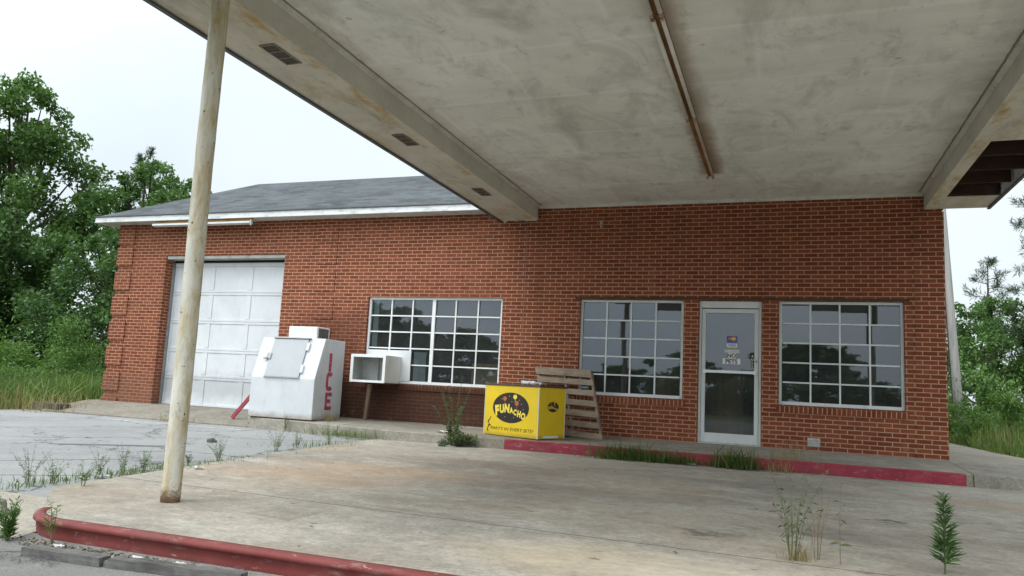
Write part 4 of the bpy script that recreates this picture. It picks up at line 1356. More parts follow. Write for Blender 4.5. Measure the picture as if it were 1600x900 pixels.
# crumpled plastic on the countertop
rnd = random.Random(11)
mb = MB()
pts, rr = [], []
for k in range(15):
    pts.append((0.36 * k / 14 - 0.18, 0.014 * math.sin(k * 1.1), 0.030 + 0.006 * math.sin(k * 2.3)))
    rr.append((0.031 if k < 11 else 0.017) * rnd.uniform(0.72, 1.1))
mb.tube(pts, rr, 9)
mb.v = [(x + rnd.uniform(-.004, .004), y + rnd.uniform(-.005, .005), max(0.0, z + rnd.uniform(-.005, .005))) for x, y, z in mb.v]
pl = mb.build("plastic_bottle", PLASTIC)
pl.location = (-5.92, -1.32, -0.046 + 0.79 + 0.034)
pl.rotation_euler = (0, 0, R_(-12))
tag(pl, "crumpled clear plastic bottle lying on top of the yellow stand", "bottle")

# ------------------------------------------------------------------ pallet leaning on the wall
pal = thing("wooden_pallet", (-5.35, -0.35, 0.0), "weathered wooden pallet leaning on the brick wall behind the yellow stand", "pallet")
T1 = Vector((-6.235, -0.17, 1.10)) - pal.location
U = Vector((1.015, -0.15, -0.03))
Dn = Vector((0.335, -0.46, -1.10))
Nn = U.cross(Dn).normalized()
if Nn.y > 0: Nn = -Nn
rnd = random.Random(3)
for k in range(7):
    f = k * 0.151
    mb = MB()
    j = rnd.uniform(-0.012, 0.012)
    mb.obox(T1 + Dn * f + U * j, U * (1.0 + rnd.uniform(-0.02, 0.01)) + Dn * rnd.uniform(-0.006, 0.006), Dn * (0.085 if k else 0.115), -Nn * 0.018)
    mb.build("slat", PALLET, pal, bevel=0.003)
for f in (0.0, 0.44, 0.90):
    mb = MB()
    mb.obox(T1 + Dn * f - Nn * 0.11, U, Dn * 0.09, -Nn * 0.016)
    mb.build("slat", PALLET, pal, bevel=0.003)
for s in (0.015, 0.485, 0.955):
    mb = MB()
    mb.obox(T1 + U * s - Nn * 0.019, U * 0.036, Dn * 1.0, -Nn * 0.09)
    mb.build("stringer", PALLET, pal, bevel=0.004)

# cardboard inside the left window
mb = MB()
mb.box(-7.62, -6.98, 0.32, 0.33, 0.2, 1.12)
mb.box(-7.62, -6.98, 0.331, 0.8, 0.2, 0.22)
mb.box(-7.35, -7.345, 0.312, 0.321, 0.2, 1.12)
tag(mb.build("cardboard_sheet", CARD), "tan cardboard standing inside the left window, lower right panes", "cardboard")

# ------------------------------------------------------------------ utility pole, wires
up = thing("utility_pole", (1.87, 9.0, -0.3), "leaning grey utility pole just behind the right corner of the building", "utility pole")
mb = MB()
mb.tube([(0.01, 0, 0), (-0.08, 0, 1.9), (-0.285, 0, 6.0), (-0.41, 0, 8.6)], [0.12, 0.112, 0.09, 0.08], 16)
mb.build("shaft", UTIL, up, smooth=True)
mb = MB()
mb.tube([(-0.13, -0.08, 0.2), (-0.20, -0.08, 1.9), (-0.385, -0.07, 6.0), (-0.49, -0.07, 8.4)], 0.014, 6)
mb.build("cable", CABLE, up)
mb = MB()
pts = [(1.2 + k * 2.4, 9 + k * 1.6, 7.55 - 0.62 * k + 0.06 * k * k) for k in range(8)]
mb.tube(pts, 0.008, 5)
tag(mb.build("overhead_wire", CABLE), "thin dark wire crossing the sky at the right edge", "wire")

# ------------------------------------------------------------------ vegetation
rng = np.random.default_rng(5)
def unit(v): return v / np.linalg.norm(v, axis=-1, keepdims=True)
def leaves(P, size, asp, rg, up=0.35, droop=0.0, dirs=None, spread=1.0):
    """diamond leaves at points P"""
    n = len(P)
    d = unit(rg.normal(size=(n, 3))) if dirs is None else unit(dirs + rg.normal(size=(n, 3)) * spread)
    d[:, 2] -= droop
    d = unit(d)
    nr = rg.normal(size=(n, 3)); nr[:, 2] += up * 3
    s = unit(np.cross(d, nr))
    nn = np.cross(s, d)
    L = size * rg.uniform(0.65, 1.3, size=(n, 1))
    w = L * asp * 0.5
    b = P; t = P + d * L
    m = P + d * L * 0.5 + nn * L * 0.08
    return np.stack([b, m - s * w, t, m + s * w], 1)

def clumps_to_points(cl, n, rg, shell=0.45):
    cl = np.array(cl)
    wgt = cl[:, 3] ** 2
    idx = rg.choice(len(cl), n, p=wgt / wgt.sum())
    d = unit(rg.normal(size=(n, 3)))
    r = rg.random((n, 1)) ** shell
    sc = np.array([1.0, 1.0, 0.75])
    return cl[idx, :3] + d * r * cl[idx, 3:4] * sc, d

def branchy(trunk_pts, trunk_r, cl, rg):
    mb = MB()
    mb.tube(trunk_pts, trunk_r, 9)
    tp = np.array(trunk_pts)
    for c in cl:
        z = min(max(c[2] * rg.uniform(0.45, 0.8), trunk_pts[0][2] + 0.6), tp[-1, 2])
        i = np.argmin(abs(tp[:, 2] - z))
        a = Vector(trunk_pts[i]); b = Vector(c[:3])
        m = (a + b) / 2 + Vector((rg.normal() * .15, rg.normal() * .15, -0.08 * (b - a).length))
        r = 0.02 + 0.022 * (b - a).length * 0.4
        mb.tube([a, m, b], [r * 1.5, r, r * 0.35], 5)
    return mb

def broad_tree(loc, h, spread, label, seed, n=9000, leafsize=0.2, mat=None, low=0.15, ncl=34, group=None, name="broadleaf_tree", top=0.6):
    rg = np.random.default_rng(seed)
    t = thing(name, loc, label, "tree", group)
    cl = []
    for k in range(ncl):
        f = low + (1 - low) * ((k + rg.random()) / ncl) ** 0.9
        g = (f - low) / (1.02 - low)
        rad = spread * min(1.0, (0.62 + 0.9 * g) if g < 0.42 else 1.0) * max(0.1, 1 - max(0, (g - 0.42) / 0.58) ** 1.7 * 0.86)
        a = k * 2.4 + rg.uniform(-.5, .5)
        q = rad * math.sqrt(rg.uniform(0.12, 1.0)) * rg.uniform(0.8, 1.12)
        r = rg.uniform(0.13, 0.27) * spread * (1.0 if f < 0.85 else 0.6)
        cl.append((q * math.cos(a), q * math.sin(a), max(r * 0.6, h * f - r * 0.5), r))
    for k in range(12):   # ragged leader shoots
        a = rg.uniform(0, 6.28); q = spread * rg.uniform(0, 0.7)
        cl.append((q * math.cos(a), q * math.sin(a), h * rg.uniform(0.84, 1.0) - 0.12 * h * (q / spread), spread * rg.uniform(0.06, 0.13)))
    tr = [(0, 0, -0.2), (0.05, 0.02, h * 0.2), (-0.06, 0.05, h * 0.45), (0.05, 0, h * 0.7), (0, 0.02, h * 0.92)]
    R0 = 0.022 * h
    branchy(tr, [R0, R0 * .8, R0 * .55, R0 * .32, R0 * .1], cl[::3], rg).build("trunk", BARK, t, smooth=True, recalc=False)
    P, d = clumps_to_points(cl, n, rg)
    quads_mesh("crown", leaves(P, leafsize, 0.62, rg, droop=0.25), mat or LEAF_A, t)
    return t

def pine_tree(loc, h, spread, label, seed, n=7000, group=None, bare=0.25, nb=46, nl=0.22):
    rg = np.random.default_rng(seed)
    t = thing("pine_tree", loc, label, "tree", group)
    mb = MB()
    R0 = 0.016 * h
    tr = [(0, 0, -0.2), (0.03, 0, h * .4), (-.03, .02, h * .75), (0, 0, h)]
    mb.tube(tr, [R0, R0 * .75, R0 * .4, R0 * .1], 8)
    pts, dr = [], []
    for k in range(nb):
        f = bare + (1 - bare) * (k + 0.5) / nb
        L = spread * (1.08 - f) ** 0.75 * rg.uniform(0.55, 1.1) + 0.12
        a = k * 2.4 + rg.uniform(-.4, .4)
        o = np.array([math.cos(a), math.sin(a), 0])
        rise = rg.uniform(0.15, 0.5)
        b0 = np.array([0, 0, h * f]); b1 = b0 + o * L * .6 + np.array([0, 0, L * rise * .3]); b2 = b0 + o * L + np.array([0, 0, L * rise])
        mb.tube([b0, b1, b2], [0.03 * (1.1 - f) + .008, .015, .006], 4)
        m = max(8, int(n / nb))
        # needle tufts sit on side shoots, in bunches
        ns = 7
        for s in range(ns):
            u = rg.uniform(0.35, 1.0)
            c = (b0 + (b1 - b0) * (u / .6) if u < .6 else b1 + (b2 - b1) * ((u - .6) / .4)) + rg.normal(size=3) * L * 0.10 * np.array([1, 1, .7])
            dd = unit(o * 0.6 + rg.normal(size=3) * 0.5 + np.array([0, 0, 0.9]))
            k2 = m // ns
            sp = rg.uniform(0, 1, (k2, 1)) * 0.28
            pts.append(c + dd * sp + rg.normal(size=(k2, 3)) * 0.03)
            dr.append(np.repeat(dd[None], k2, 0))
    mb.build("trunk", BARK, t, recalc=False)
    P = np.concatenate(pts); Dd = np.concatenate(dr)
    quads_mesh("crown", leaves(P, nl, 0.10, rg, dirs=Dd, spread=0.7), NEEDLE, t)
    return t

def bush(loc, h, spread, label, seed, n=3500, leafsize=0.1, mat=None, name="bush", group=None, asp=0.5):
    rg = np.random.default_rng(seed)
    t = thing(name, loc, label, "bush", group)
    cl = []
    for k in range(16):
        a = rg.uniform(0, 6.28); q = spread * math.sqrt(rg.random())
        z = h * rg.uniform(0.15, 0.85) * (1.05 - 0.5 * q / spread)
        cl.append((q * math.cos(a), q * math.sin(a), z, rg.uniform(.2, .4) * min(h, spread)))
    mb = MB()
    for c in cl[::2]:
        mb.tube([(0.1 * c[0], 0.1 * c[1], -0.05), (c[0] * .6, c[1] * .6, c[2] * .6), c[:3]], [0.03, 0.018, 0.006], 5)
    mb.build("stems", BARK, t, recalc=False)
    P, d = clumps_to_points(cl, n, rg, 0.6)
    # wispy shoots
    k = n // 6
    base, dd = clumps_to_points(cl, k, rg, 0.2)
    base[:, 2] += rg.exponential(0.12 * h, k)
    P = np.concatenate([P, base])
    P[:, 2] = np.maximum(P[:, 2], 0.02)
    quads_mesh("foliage", leaves(P, leafsize, asp, rg, droop=0.1), mat or LEAF_C, t)
    return t

# trees at the left, beyond the lot
GL = "trees beyond the parking lot"
broad_tree((-37.3, 13.0, -0.3), 14.9, 4.6, "tallest broadleaf tree at the left, with a ragged crown against the sky", 21, 34000, 0.23, LEAF_A, 0.1, 95, GL)
broad_tree((-46.5, 14.0, -0.3), 12.9, 5.2, "broadleaf tree cut off by the left edge of the photo", 22, 26000, 0.26, LEAF_A, 0.1, 90, GL)
broad_tree((-33.6, 17.5, -0.3), 11.9, 4.0, "lower broadleaf tree right of the tallest one, left of the roof corner", 23, 26000, 0.21, LEAF_A, 0.06, 85, GL)
broad_tree((-29.6, 16.0, -0.3), 10.3, 3.7, "broadleaf tree whose top shows just over the left roof corner", 24, 22000, 0.2, LEAF_A, 0.05, 75, GL)
pine_tree((-37.2, 20.5, -0.3), 13.2, 2.6, "pine whose pointed tip stands above the left roof corner", 25, 9000, GL, nb=40, nl=0.3)
broad_tree((-34.6, 9.0, -0.3), 8.2, 4.2, "dark leafy tree low in front of the tallest left tree", 26, 24000, 0.2, LEAF_B, 0.02, 80, GL)
broad_tree((-27.6, 11.0, -0.3), 7.2, 3.4, "dark leafy tree beside the left corner of the brick wall", 27, 20000, 0.18, LEAF_B, 0.02, 70, GL)
broad_tree((-40.5, 6.0, -0.3), 8.0, 4.6, "dark leafy tree low at the left edge of the photo", 28, 24000, 0.2, LEAF_B, 0.02, 80, GL)
bush((-23.0, 4.6, -0.25), 2.7, 1.7, "pale green feathery bush near the left corner of the building", 31, 6000, 0.11, LEAF_C, asp=0.35)
bush((-20.3, 2.2, -0.25), 1.25, 1.5, "low pale green shrub mound just left of the brick corner", 33, 5000, 0.10, LEAF_C, asp=0.35)
bush((-27.5, 3.6, -0.25), 2.2, 2.6, "low green bush in the weeds at the far left", 32, 6000, 0.12, LEAF_C, asp=0.35)
# right of the building
GR = "trees right of the building"
broad_tree((4.6, 17.5, -0.3), 4.9, 2.3, "bushy green tree right of the utility pole", 41, 20000, 0.13, LEAF_A, 0.03, 70, GR)
broad_tree((7.6, 18.0, -0.3), 5.2, 2.5, "green tree cut off by the right edge of the photo", 42, 20000, 0.13, LEAF_A, 0.03, 70, GR)
broad_tree((2.4, 24.0, -0.3), 4.6, 2.2, "small dark tree partly hidden by the utility pole", 43, 12000, 0.14, LEAF_B, 0.03, 50, GR)
pine_tree((5.1, 20.5, -0.3), 6.6, 1.5, "young pine standing out above the bushy tree right of the pole", 44, 5000, GR, bare=0.2, nb=30, nl=0.2)
pine_tree((5.75, 16.0, -0.3), 8.2, 1.9, "tall pine at the right edge with open upright shoots", 45, 8000, GR, bare=0.3, nb=34, nl=0.2)
bush((2.3, 7.3, -0.25), 2.0, 1.0, "tall green weedy bush at the foot of the utility pole", 46, 6500, 0.09, LEAF_C, asp=0.3)
bush((4.1, 9.4, -0.25), 1.75, 1.2, "rounded green bush near the right edge, beyond the gravel", 47, 6000, 0.09, LEAF_A, asp=0.3)
bush((2.55, 3.1, -0.25), 0.42, 0.42, "low leafy weed at the edge of the gravel on the right", 48, 1500, 0.06, LEAF_C, name="weed", asp=0.45)

# trees across the road, behind the camera: seen only in the window glass
GB = "trees across the road"
k = 0
protoA = broad_tree((-24.6, -31, -0.3), 5.6, 2.6, "tree across the road, mirrored in the left window", 51, 10000, 0.28, LEAF_A, 0.03, 50, GB)
for (x, y, s, lab) in ((-21.5, -33, 0.84, "smaller tree across the road, mirrored in the left window"), (-28.5, -30, 1.12, "taller tree across the road, beyond the left one"),
                       (-17.8, -36, 0.66, "low tree across the road, left of the shop axis"), (-13.5, -41, 0.62, "low round tree far across the road, mirrored left of the shop door"),
                       (-8.2, -38, 0.72, "round tree across the road, mirrored in the middle window"), (-4.5, -44, 0.66, "low tree across the road opposite the shop door"),
                       (-0.9, -36, 0.82, "tree across the road opposite the shop door"), (3.2, -40, 0.62, "low tree across the road, mirrored in the right window"),
                       (8.0, -40, 0.72, "tree across the road, right of the right window's axis"), (13.0, -42, 0.9, "tree across the road far to the right"),
                       (-34.0, -34, 1.3, "tall tree across the road far to the left")):
    c = protoA.copy(); COL.objects.link(c)
    c.location = (x, y, -0.3); c.scale = (s * 1.9, s * 1.9, s * 1.12); c.rotation_euler = (0, 0, x * 1.7)
    c['label'] = lab
    for ch in protoA.children:
        d = ch.copy(); COL.objects.link(d); d.parent = c

# fields of tall grass and weeds
def grass_field(name, pts_fn, n, hmin, hmax, mat, rg, wdt=0.012, lean=0.35, kind="stuff", zfn=lambda x, y: -0.235, seg=2):
    xy = pts_fn(n, rg)
    n = len(xy)
    z0 = np.array([zfn(x, y) for x, y in xy])
    P0 = np.column_stack([xy, z0])
    hh = rg.uniform(hmin, hmax, (n, 1)) * rg.uniform(0.5, 1, (n, 1))
    a = rg.uniform(0, 2 * np.pi, n)
    d = np.column_stack([np.cos(a), np.sin(a), np.zeros(n)])
    ln = rg.random((n, 1)) ** 1.5 * lean * 2
    s = np.column_stack([-np.sin(a), np.cos(a), np.zeros(n)])
    b = rg.uniform(0, 2 * np.pi, n)
    s = np.column_stack([np.cos(b), np.sin(b), np.zeros(n)])
    up = np.array([0, 0, 1.0])
    W = wdt * rg.uniform(0.6, 1.4, (n, 1))
    M1 = P0 + up * hh * 0.55 + d * hh * ln * 0.3
    T = P0 + up * hh * (1 - 0.25 * ln) + d * hh * ln
    q1 = np.stack([P0 - s * W, P0 + s * W, M1 + s * W * .75, M1 - s * W * .75], 1)
    q2 = np.stack([M1 - s * W * .75, M1 + s * W * .75, T + s * W * .1, T - s * W * .1], 1)
    # interleave so each blade is its own island
    Q = np.empty((2 * n, 4, 3)); Q[0::2] = q1; Q[1::2] = q2
    o = quads_mesh(name, Q, mat)
    if kind: o['kind'] = kind
    return o

def rect(x0, x1, y0, y1, power=1.0):
    def f(n, rg):
        nc = max(20, n // 25)
        cx, cy = rg.uniform(x0, x1, nc), rg.uniform(y0, y1, nc)
        i = rg.integers(0, nc, n)
        p = np.column_stack([cx[i], cy[i]]) + rg.normal(size=(n, 2)) * 0.22
        return p[(p[:, 0] > x0) & (p[:, 0] < x1) & (p[:, 1] > y0) & (p[:, 1] < y1)]
    return f
grass_field("grass", rect(-34, -16.9, -4.5, 9), 26000, 0.25, 0.8, GRASS, rng, 0.013)
grass_field("grass", rect(-20, -16.6, -0.8, 4), 5000, 0.3, 1.0, GRASS, rng, 0.012)
grass_field("dry_grass", rect(-24, -16.7, -3.5, 2), 1800, 0.2, 0.7, STRAW, rng, 0.008)
grass_field("grass", rect(1.5, 9, 5.2, 12), 15000, 0.3, 1.05, GRASS, rng, 0.011)
grass_field("grass", rect(1.4, 2.6, 3.2, 6), 1800, 0.25, 0.8, GRASS, rng, 0.009)
grass_field("dry_grass", rect(1.6, 7, 4.0, 9), 3500, 0.3, 0.9, STRAW, rng, 0.007)

# ------------------------------------------------------------------ single weeds
def tuft(name, loc, n, h, rx, ry, label, seed, mat=GRASSD, lean=0.6, wdt=0.004, group=None, cat="grass"):
    rg = np.random.default_rng(seed)
    def f(m, r):
        return np.column_stack([rg.normal(size=m) * rx * .5, rg.normal(size=m) * ry * .5])
    o = grass_field(name, f, n, h * .35, h, mat, rg, wdt, lean, None, lambda x, y: 0.0)
    o.location = loc
    return tag(o, label, cat, group)

def weed(name, loc, stems, h, spread, label, seed, leafsize=0.05, per=26, asp=0.22, mat=WEED, stem_mat=None, group=None, droop=0.05, upang=0.7, taper=True, start=0.1, cat="weed", sr=0.004):
    """upright weed: thin stems set with leaves"""
    rg = np.random.default_rng(seed)
    t = thing(name, loc, label, cat, group)
    mb = MB()
    P, D = [], []
    for s in range(stems):
        a = rg.uniform(0, 6.28)
        hh = h * (1 if s == 0 else rg.uniform(0.5, 0.95))
        off = spread * (rg.uniform(0.2, 1) if stems > 1 else 0.15)
        o = np.array([math.cos(a), math.sin(a), 0])
        p0 = o * spread * 0.08; p1 = o * off * .35 + np.array([0, 0, hh * .5]); p2 = o * off + np.array([0, 0, hh])
        mb.tube([p0, p1, p2], [sr, sr * .75, sr * .3], 5)
        f = rg.uniform(start, 1, per)
        q = np.where(f[:, None] < .5, p0 + (p1 - p0) * (f[:, None] / .5), p1 + (p2 - p1) * ((f[:, None] - .5) / .5))
        b = rg.uniform(0, 6.28, per)
        dd = np.column_stack([np.cos(b), np.sin(b), np.full(per, upang)])
        P.append(q); D.append(dd)
    mb.build("stem", stem_mat or STEMG, t, recalc=False)
    P = np.concatenate(P); D = np.concatenate(D)
    sz = leafsize * np.ones(len(P))
    L = leaves(P, leafsize, asp, rg, dirs=D, spread=0.25, droop=droop)
    if taper:   # leaves shrink to the tip
        k = (1.1 - 0.62 * np.clip(P[:, 2] / h, 0, 1))[:, None, None]
        L = P[:, None, :] + (L - P[:, None, :]) * k
    quads_mesh("foliage", L, mat, t)
    return t

# bottle-brush weed in the slab joint, lower right
weed("horseweed", (-1.335, -7.5, -0.2), 1, 0.44, 0.03, "single dark green bottle-brush weed in the slab joint, lower right", 61, 0.10, 420, 0.12, LEAF_B, STEMG, upang=0.55, taper=True, start=0.12, sr=0.006)
# thin straggly weed beside it
weed("straggly_weed", (-2.16, -7.6, -0.2), 12, 0.60, 0.24, "thin straggly weed with few drooping leaves in the slab joint", 62, 0.055, 9, 0.28, LEAF_D, STEMG, droop=0.5, upang=0.1, start=0.25, sr=0.0022)
tuft("dry_tuft", (-2.15, -7.59, -0.2), 60, 0.2, 0.1, 0.06, "short dry tuft at the foot of the straggly weed", 63, STRAW, 0.5, 0.0022, cat="dry grass")
weed("straggly_weed", (-1.90, -7.56, -0.2), 1, 0.48, 0.06, "single bare stem with a few brown leaves, right of the straggly weed", 64, 0.06, 14, 0.25, LEAF_D, STEMB, droop=0.3, upang=0.0, start=0.2, sr=0.0022)
weed("seed_stalks", (-2.02, -7.5, -0.2), 7, 0.46, 0.17, "faint reddish seed stalks between the straggly weed and the bare stem", 65, 0.012, 40, 0.5, STRAW, STEMB, upang=0.6, start=0.4, sr=0.0012)
# tufts at the kerb before the door
tuft("grass_tuft", (-4.25, -1.86, -0.2), 700, 0.36, 0.55, 0.16, "dark green grass tuft at the red kerb, left of the door", 66, GRASSD, 0.75, 0.005)
tuft("grass_tuft", (-3.62, -1.84, -0.2), 330, 0.26, 0.38, 0.14, "thinner dark grass along the red kerb just left of the door step", 67, GRASSD, 0.8, 0.005)
tuft("grass_tuft", (-2.83, -1.86, -0.2), 480, 0.42, 0.30, 0.14, "dark green grass tuft at the red kerb below the door", 68, GRASSD, 0.7, 0.005)
tuft("dry_tuft", (-2.15, -1.55, -0.05), 90, 0.36, 0.3, 0.2, "pale dry grass stalks on the walkway right of the door", 69, STRAW, 0.7, 0.003, cat="dry grass")
tuft("dry_tuft", (-2.28, -1.86, -0.2), 70, 0.36, 0.2, 0.1, "pale dry stalks before the red kerb right of the door", 70, STRAW, 0.6, 0.003, cat="dry grass")
# tall grey-green weed left of the yellow stand
weed("tall_weed", (-6.95, -1.84, -0.2), 8, 1.08, 0.36, "tall grey green weed growing at the kerb left of the yellow stand", 71, 0.055, 110, 0.30, LEAF_D, STEMG, upang=0.3, start=0.08, sr=0.006)
bush((-6.85, -1.87, -0.2), 0.28, 0.27, "low bushy weed at the foot of the tall grey green weed", 72, 1100, 0.04, LEAF_D, name="weed", asp=0.4)
# along the joint between lot and forecourt
GW = "weeds along the edge of the forecourt"
ed = [(-8.42, -2.95, .36, 6, "upright weed at the forecourt edge nearest the ice machine"),
      (-8.40, -3.75, .24, 4, "short weed second from the ice machine along the forecourt edge"),
      (-8.33, -4.30, .32, 5, "upright weed with a thin stalk, third from the ice machine along the edge"),
      (-8.02, -5.72, .27, 7, "clustered weed at the forecourt edge just right of the canopy pole"),
      (-7.95, -6.25, .14, 5, "small weed at the forecourt edge close to the right of the pole"),
      (-7.83, -6.95, .22, 5, "short weed at the forecourt edge just left of the canopy pole"),
      (-7.86, -7.15, .26, 4, "thin weed second from the pole on its left"),
      (-7.90, -7.38, .24, 3, "thin single weed third from the pole on its left"),
      (-7.40, -7.98, .21, 3, "bushy little weed standing on the slab's left corner"),
      (-7.78, -7.93, .24, 4, "pale weed at the lot edge above the slab's left corner"),
      (-7.86, -8.08, .30, 5, "taller pale weed at the lot edge left of the slab corner"),
      (-7.98, -8.42, .26, 7, "clump of pale weeds at the lot edge by the left side of the photo")]
for i, (x, y, h, s, lab) in enumerate(ed):
    weed("weed", (x, y, -0.225 if x < -7.45 else -0.2), s + 5, h * 1.1, h * 0.55, lab, 80 + i, 0.034 if h > .2 else .028, 17, 0.17, (WEED, LEAF_D, LEAF_C)[i % 3], STEMG, GW, upang=0.7, sr=0.0016, start=0.2)
tuft("grass_tuft", (-8.36, -3.2, -0.225), 300, 0.12, 0.5, 0.9, "low green grass strip along the forecourt edge before the ice machine", 93, GRASS, 1.0, 0.003)
tuft("grass_tuft", (-7.85, -7.1, -0.225), 700, 0.12, 0.22, 1.9, "low sparse grass in the crack left of the canopy pole", 94, GRASS, 0.8, 0.003)
weed("weed", (-6.63, -9.16, -0.335), 9, 0.27, 0.10, "leafy weed growing against the rounded left end of the red kerb", 95, 0.055, 40, 0.22, LEAF_A, STEMG, upang=0.8)
weed("weed", (-6.30, -9.13, -0.335), 3, 0.26, 0.05, "thin star-leaved weed in front of the red kerb, right of its rounded end", 96, 0.06, 18, 0.16, WEED, STEMB, upang=0.5, start=0.45)
tuft("dry_tuft", (-8.85, -1.75, -0.2), 260, 0.24, 0.75, 0.2, "dry yellowing weeds at the grey kerb between ice machine and stand", 97, GRASS, 0.9, 0.004, cat="dry grass")
tuft("dry_tuft", (-9.75, -0.95, -0.03), 50, 0.35, 0.2, 0.2, "dry stalks beside the right foot of the ice machine", 98, STRAW, 0.7, 0.004, cat="dry grass")
weed("weed", (-10.30, -1.42, -0.215), 3, 0.33, 0.06, "upright weed at the kerb in front of the ice machine", 99, 0.05, 26, 0.2, LEAF_D, STEMG, upang=0.8)
tuft("dry_tuft", (-12.75, -1.4, -0.21), 90, 0.2, 0.35, 0.2, "brown dry tuft at the foot of the garage apron behind the pole", 100, STRAW, 0.9, 0.005, cat="dry grass")
tuft("dry_tuft", (-16.3, -1.0, -0.22), 260, 0.65, 0.9, 0.9, "tall pale dry weeds in front of the left corner of the building", 101, STRAW, 0.5, 0.005, cat="dry grass")

# ------------------------------------------------------------------ rubble, timber, litter
def lump(loc, sx, sy, sz, seed, n=2):
    rg = np.random.default_rng(seed)
    import bmesh
    bm = bmesh.new()
    bmesh.ops.create_icosphere(bm, subdivisions=n, radius=1)
    mb = MB()
    off = rg.normal(size=(6, 3))
    for v in bm.verts:
        p = np.array(v.co)
        k = 1 + 0.16 * sum(math.sin(3 * p @ o + i) for i, o in enumerate(off)) / 2
        v.co = (p[0] * sx * k, p[1] * sy * k, max(-0.3 * sz, p[2] * sz * k))
    mb.v = [tuple(v.co) for v in bm.verts]
    for f in bm.faces:
        mb.f.append(tuple(v.index for v in f.verts)); mb.m.append(0)
    bm.free()
    return mb
o = lump(None, 0.13, 0.10, 0.085, 5, 3).build("rubble", STONE); o.location = (-7.28, -8.82, -0.27)
tag(o, "grey lump of broken asphalt left of the red kerb's end", "rubble")
o = lump(None, 0.10, 0.08, 0.045, 6, 3).build("rubble", STONE); o.location = (-7.02, -9.12, -0.31)
tag(o, "flat grey stone at the left edge of the photo, below the lump of asphalt", "rubble")
o = lump(None, 0.09, 0.06, 0.03, 8, 2).build("litter", LITTER); o.location = (-7.12, -9.0, -0.30)
tag(o, "crumpled white paper between the rubble at the left edge", "litter")
mb = MB()
mb.obox((-7.35, -9.08, -0.335), (0.65, -0.07, 0), (0.01, 0.05, 0), (0, 0, 0.03))
tag(mb.build("wooden_lath", TIMBER, bevel=0.004), "thin grey lath lying on the road left of the red kerb", "lath")
# long grey timber in front of the kerb: two rotting lengths end to end
def timber(a, b, w, h, label, seed):
    a, b = Vector(a), Vector(b)
    d = (b - a).normalized(); s = Vector((-d.y, d.x, 0))
    mb = MB()
    N = 22
    rg = random.Random(seed)
    for k in range(N + 1):
        p = a + (b - a) * k / N
        j = [rg.uniform(-.004, .004) for _ in range(6)]
        e = 0.55 if k == 0 else 1
        mb.v += [tuple(p - s * (w / 2 * e + j[0])), tuple(p + s * (w / 2 * e + j[1])), tuple(p + s * (w / 2 * e + j[2]) + Vector((0, 0, h * e + j[3]))), tuple(p - s * (w / 2 * e + j[4]) + Vector((0, 0, h * e + j[5])))]
    for k in range(N):
        for q in range(4):
            q2 = (q + 1) % 4
            mb.f.append((4 * k + q, 4 * k + q2, 4 * k + 4 + q2, 4 * k + 4 + q)); mb.m.append(0)
    mb.f += [(0, 1, 2, 3), (4 * N + 3, 4 * N + 2, 4 * N + 1, 4 * N)]; mb.m += [0, 0]
    return tag(mb.build("timber", TIMBER), label, "timber", "old timbers before the red kerb")
timber((-6.27, -9.33, -0.333), (-5.70, -9.30, -0.333), 0.085, 0.048, "short rotting grey timber with a splintered end, left in front of the red kerb", 1)
timber((-5.69, -9.30, -0.333), (-4.85, -9.21, -0.333), 0.07, 0.05, "longer grey timber in front of the red kerb, at the bottom of the photo", 2)
# leaf litter and paper bits gathered along the kerb foot
rg = np.random.default_rng(77)
n = 1400
P = np.column_stack([rg.uniform(-6.75, -4.9, n), -9.09 - np.abs(rg.normal(size=n)) * 0.06, -0.325 + rg.random(n) * 0.02])
P[:, 2] = -0.332 + rg.random(n) * 0.012
P[:, 1] = np.where(P[:, 0] < -6.4, P[:, 1] + (-6.4 - P[:, 0]) * 0.25, P[:, 1])
def flat(m, tilt=0.25):
    a = rg.uniform(0, 6.28, m)
    return np.column_stack([np.cos(a), np.sin(a), rg.normal(size=m) * tilt])
o = quads_mesh("leaf_litter", leaves(P, 0.024, 0.55, rg, up=1.5, dirs=flat(n, 0.5), spread=0.05), DEADLEAF); o['kind'] = 'stuff'
P = np.column_stack([rg.uniform(-6.5, -5.9, 260), rg.normal(size=260) * 0.06 - 9.42, np.full(260, -0.328)])
o = quads_mesh("splinters", leaves(P, 0.045, 0.10, rg, up=3, dirs=flat(260, 0.2), spread=0.05), TIMBER); o['kind'] = 'stuff'
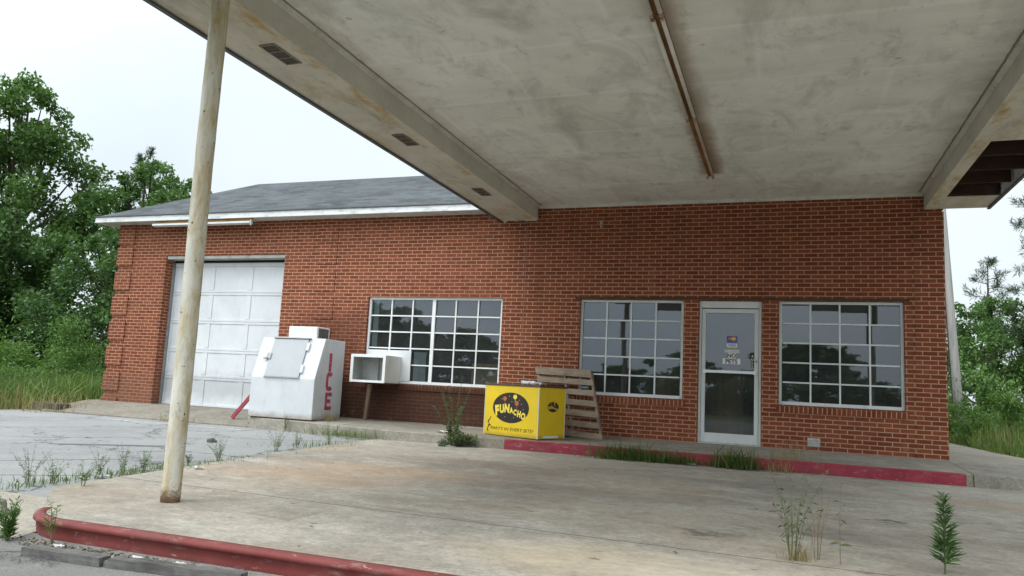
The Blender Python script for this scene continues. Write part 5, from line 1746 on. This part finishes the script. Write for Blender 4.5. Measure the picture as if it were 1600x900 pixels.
# specks of dead leaf blown over the lot and the slab
P = np.concatenate([np.column_stack([rg.uniform(-15.5, -8.3, 240), rg.uniform(-8, -1.3, 240), np.full(240, -0.219)]),
                    np.column_stack([rg.uniform(-8, 0.5, 80), rg.uniform(-8.9, -1.9, 80), np.full(80, -0.196)])])
o = quads_mesh("fallen_leaves", leaves(P, np.random.default_rng(9).uniform(0.012, 0.04, (320, 1)), 0.45, rg, up=4, dirs=flat(320, 0.06), spread=0.02), leaf("brown_leaf", (0.06, 0.05, 0.035), (0.20, 0.15, 0.10), trans=0.05)); o['kind'] = 'stuff'
def paper(loc, sx, sy, seed, label, name="litter", mat=LITTER):
    # a torn, creased scrap: an irregular sheet folded at random
    rg = np.random.default_rng(seed + 500)
    N = 7
    mb = MB()
    for j in range(N):
        for i in range(N):
            u, v = i / (N - 1) * 2 - 1, j / (N - 1) * 2 - 1
            e = 1 - 0.25 * rg.random() * (max(abs(u), abs(v)) > 0.9)
            mb.v.append((u * sx * e, v * sy * e, abs(0.35 * sy * math.sin(3 * u + seed) * math.cos(2.3 * v + seed * 2)) + rg.random() * 0.010 + 0.002))
    for j in range(N - 1):
        for i in range(N - 1):
            a = j * N + i
            if (i in (0, N - 2) or j in (0, N - 2)) and rg.random() < 0.3: continue
            mb.f.append((a, a + 1, a + N + 1, a + N)); mb.m.append(0)
    o = mb.build(name, mat, recalc=False)
    o.rotation_euler = (0, 0, rg.uniform(-0.6, 0.6))
    o.location = (loc[0], loc[1], loc[2] - 0.006)
    return tag(o, label, "litter", "scraps of white litter")
paper((-7.80, -7.42, -0.215), 0.10, 0.045, 1, "long white scrap of paper at the forecourt edge left of the pole")
paper((-7.86, -7.56, -0.215), 0.035, 0.03, 2, "small white scrap left of the long white scrap by the pole")
paper((-7.25, -1.5, -0.035), 0.13, 0.08, 3, "white crumpled litter on the walkway behind the tall weed")
paper((-3.38, -1.90, -0.19), 0.05, 0.05, 4, "white lump of litter in the grass before the door")
paper((-6.20, -9.17, -0.31), 0.05, 0.025, 5, "white scrap against the red kerb near its rounded end")
paper((-5.62, -9.16, -0.31), 0.045, 0.025, 6, "white scrap in dead leaves at the kerb, second from the rounded end")
paper((-5.33, -9.15, -0.31), 0.04, 0.022, 7, "white scrap in dead leaves at the kerb, farthest from the rounded end")
paper((-7.55, -6.55, -0.19), 0.05, 0.05, 8, "pale round scrap on the slab edge close behind the pole")
paper((-8.2, -2.1, -0.215), 0.05, 0.03, 9, "small white scrap at the grey kerb near the dry weeds")
# old block in the weeds at the left end of the lot
mb = MB()
mb.box(-0.42, 0.42, -0.14, 0.14, 0.0, 0.16)
o = mb.build("concrete_block", BLOCKM, bevel=0.012)
o.location = (-16.35, -0.95, -0.225); o.rotation_euler = (0, 0, R_(-8))
tag(o, "dark old concrete block lying at the edge of the lot before the weeds", "block")
# dark broken shard by the left of it
mb = lump(None, 0.09, 0.05, 0.05, 12, 2)
o = mb.build("rubble", BLOCKM); o.location = (-9.6, -4.0, -0.22)
tag(o, "small dark bit of rubble on the lot behind the pole", "rubble")
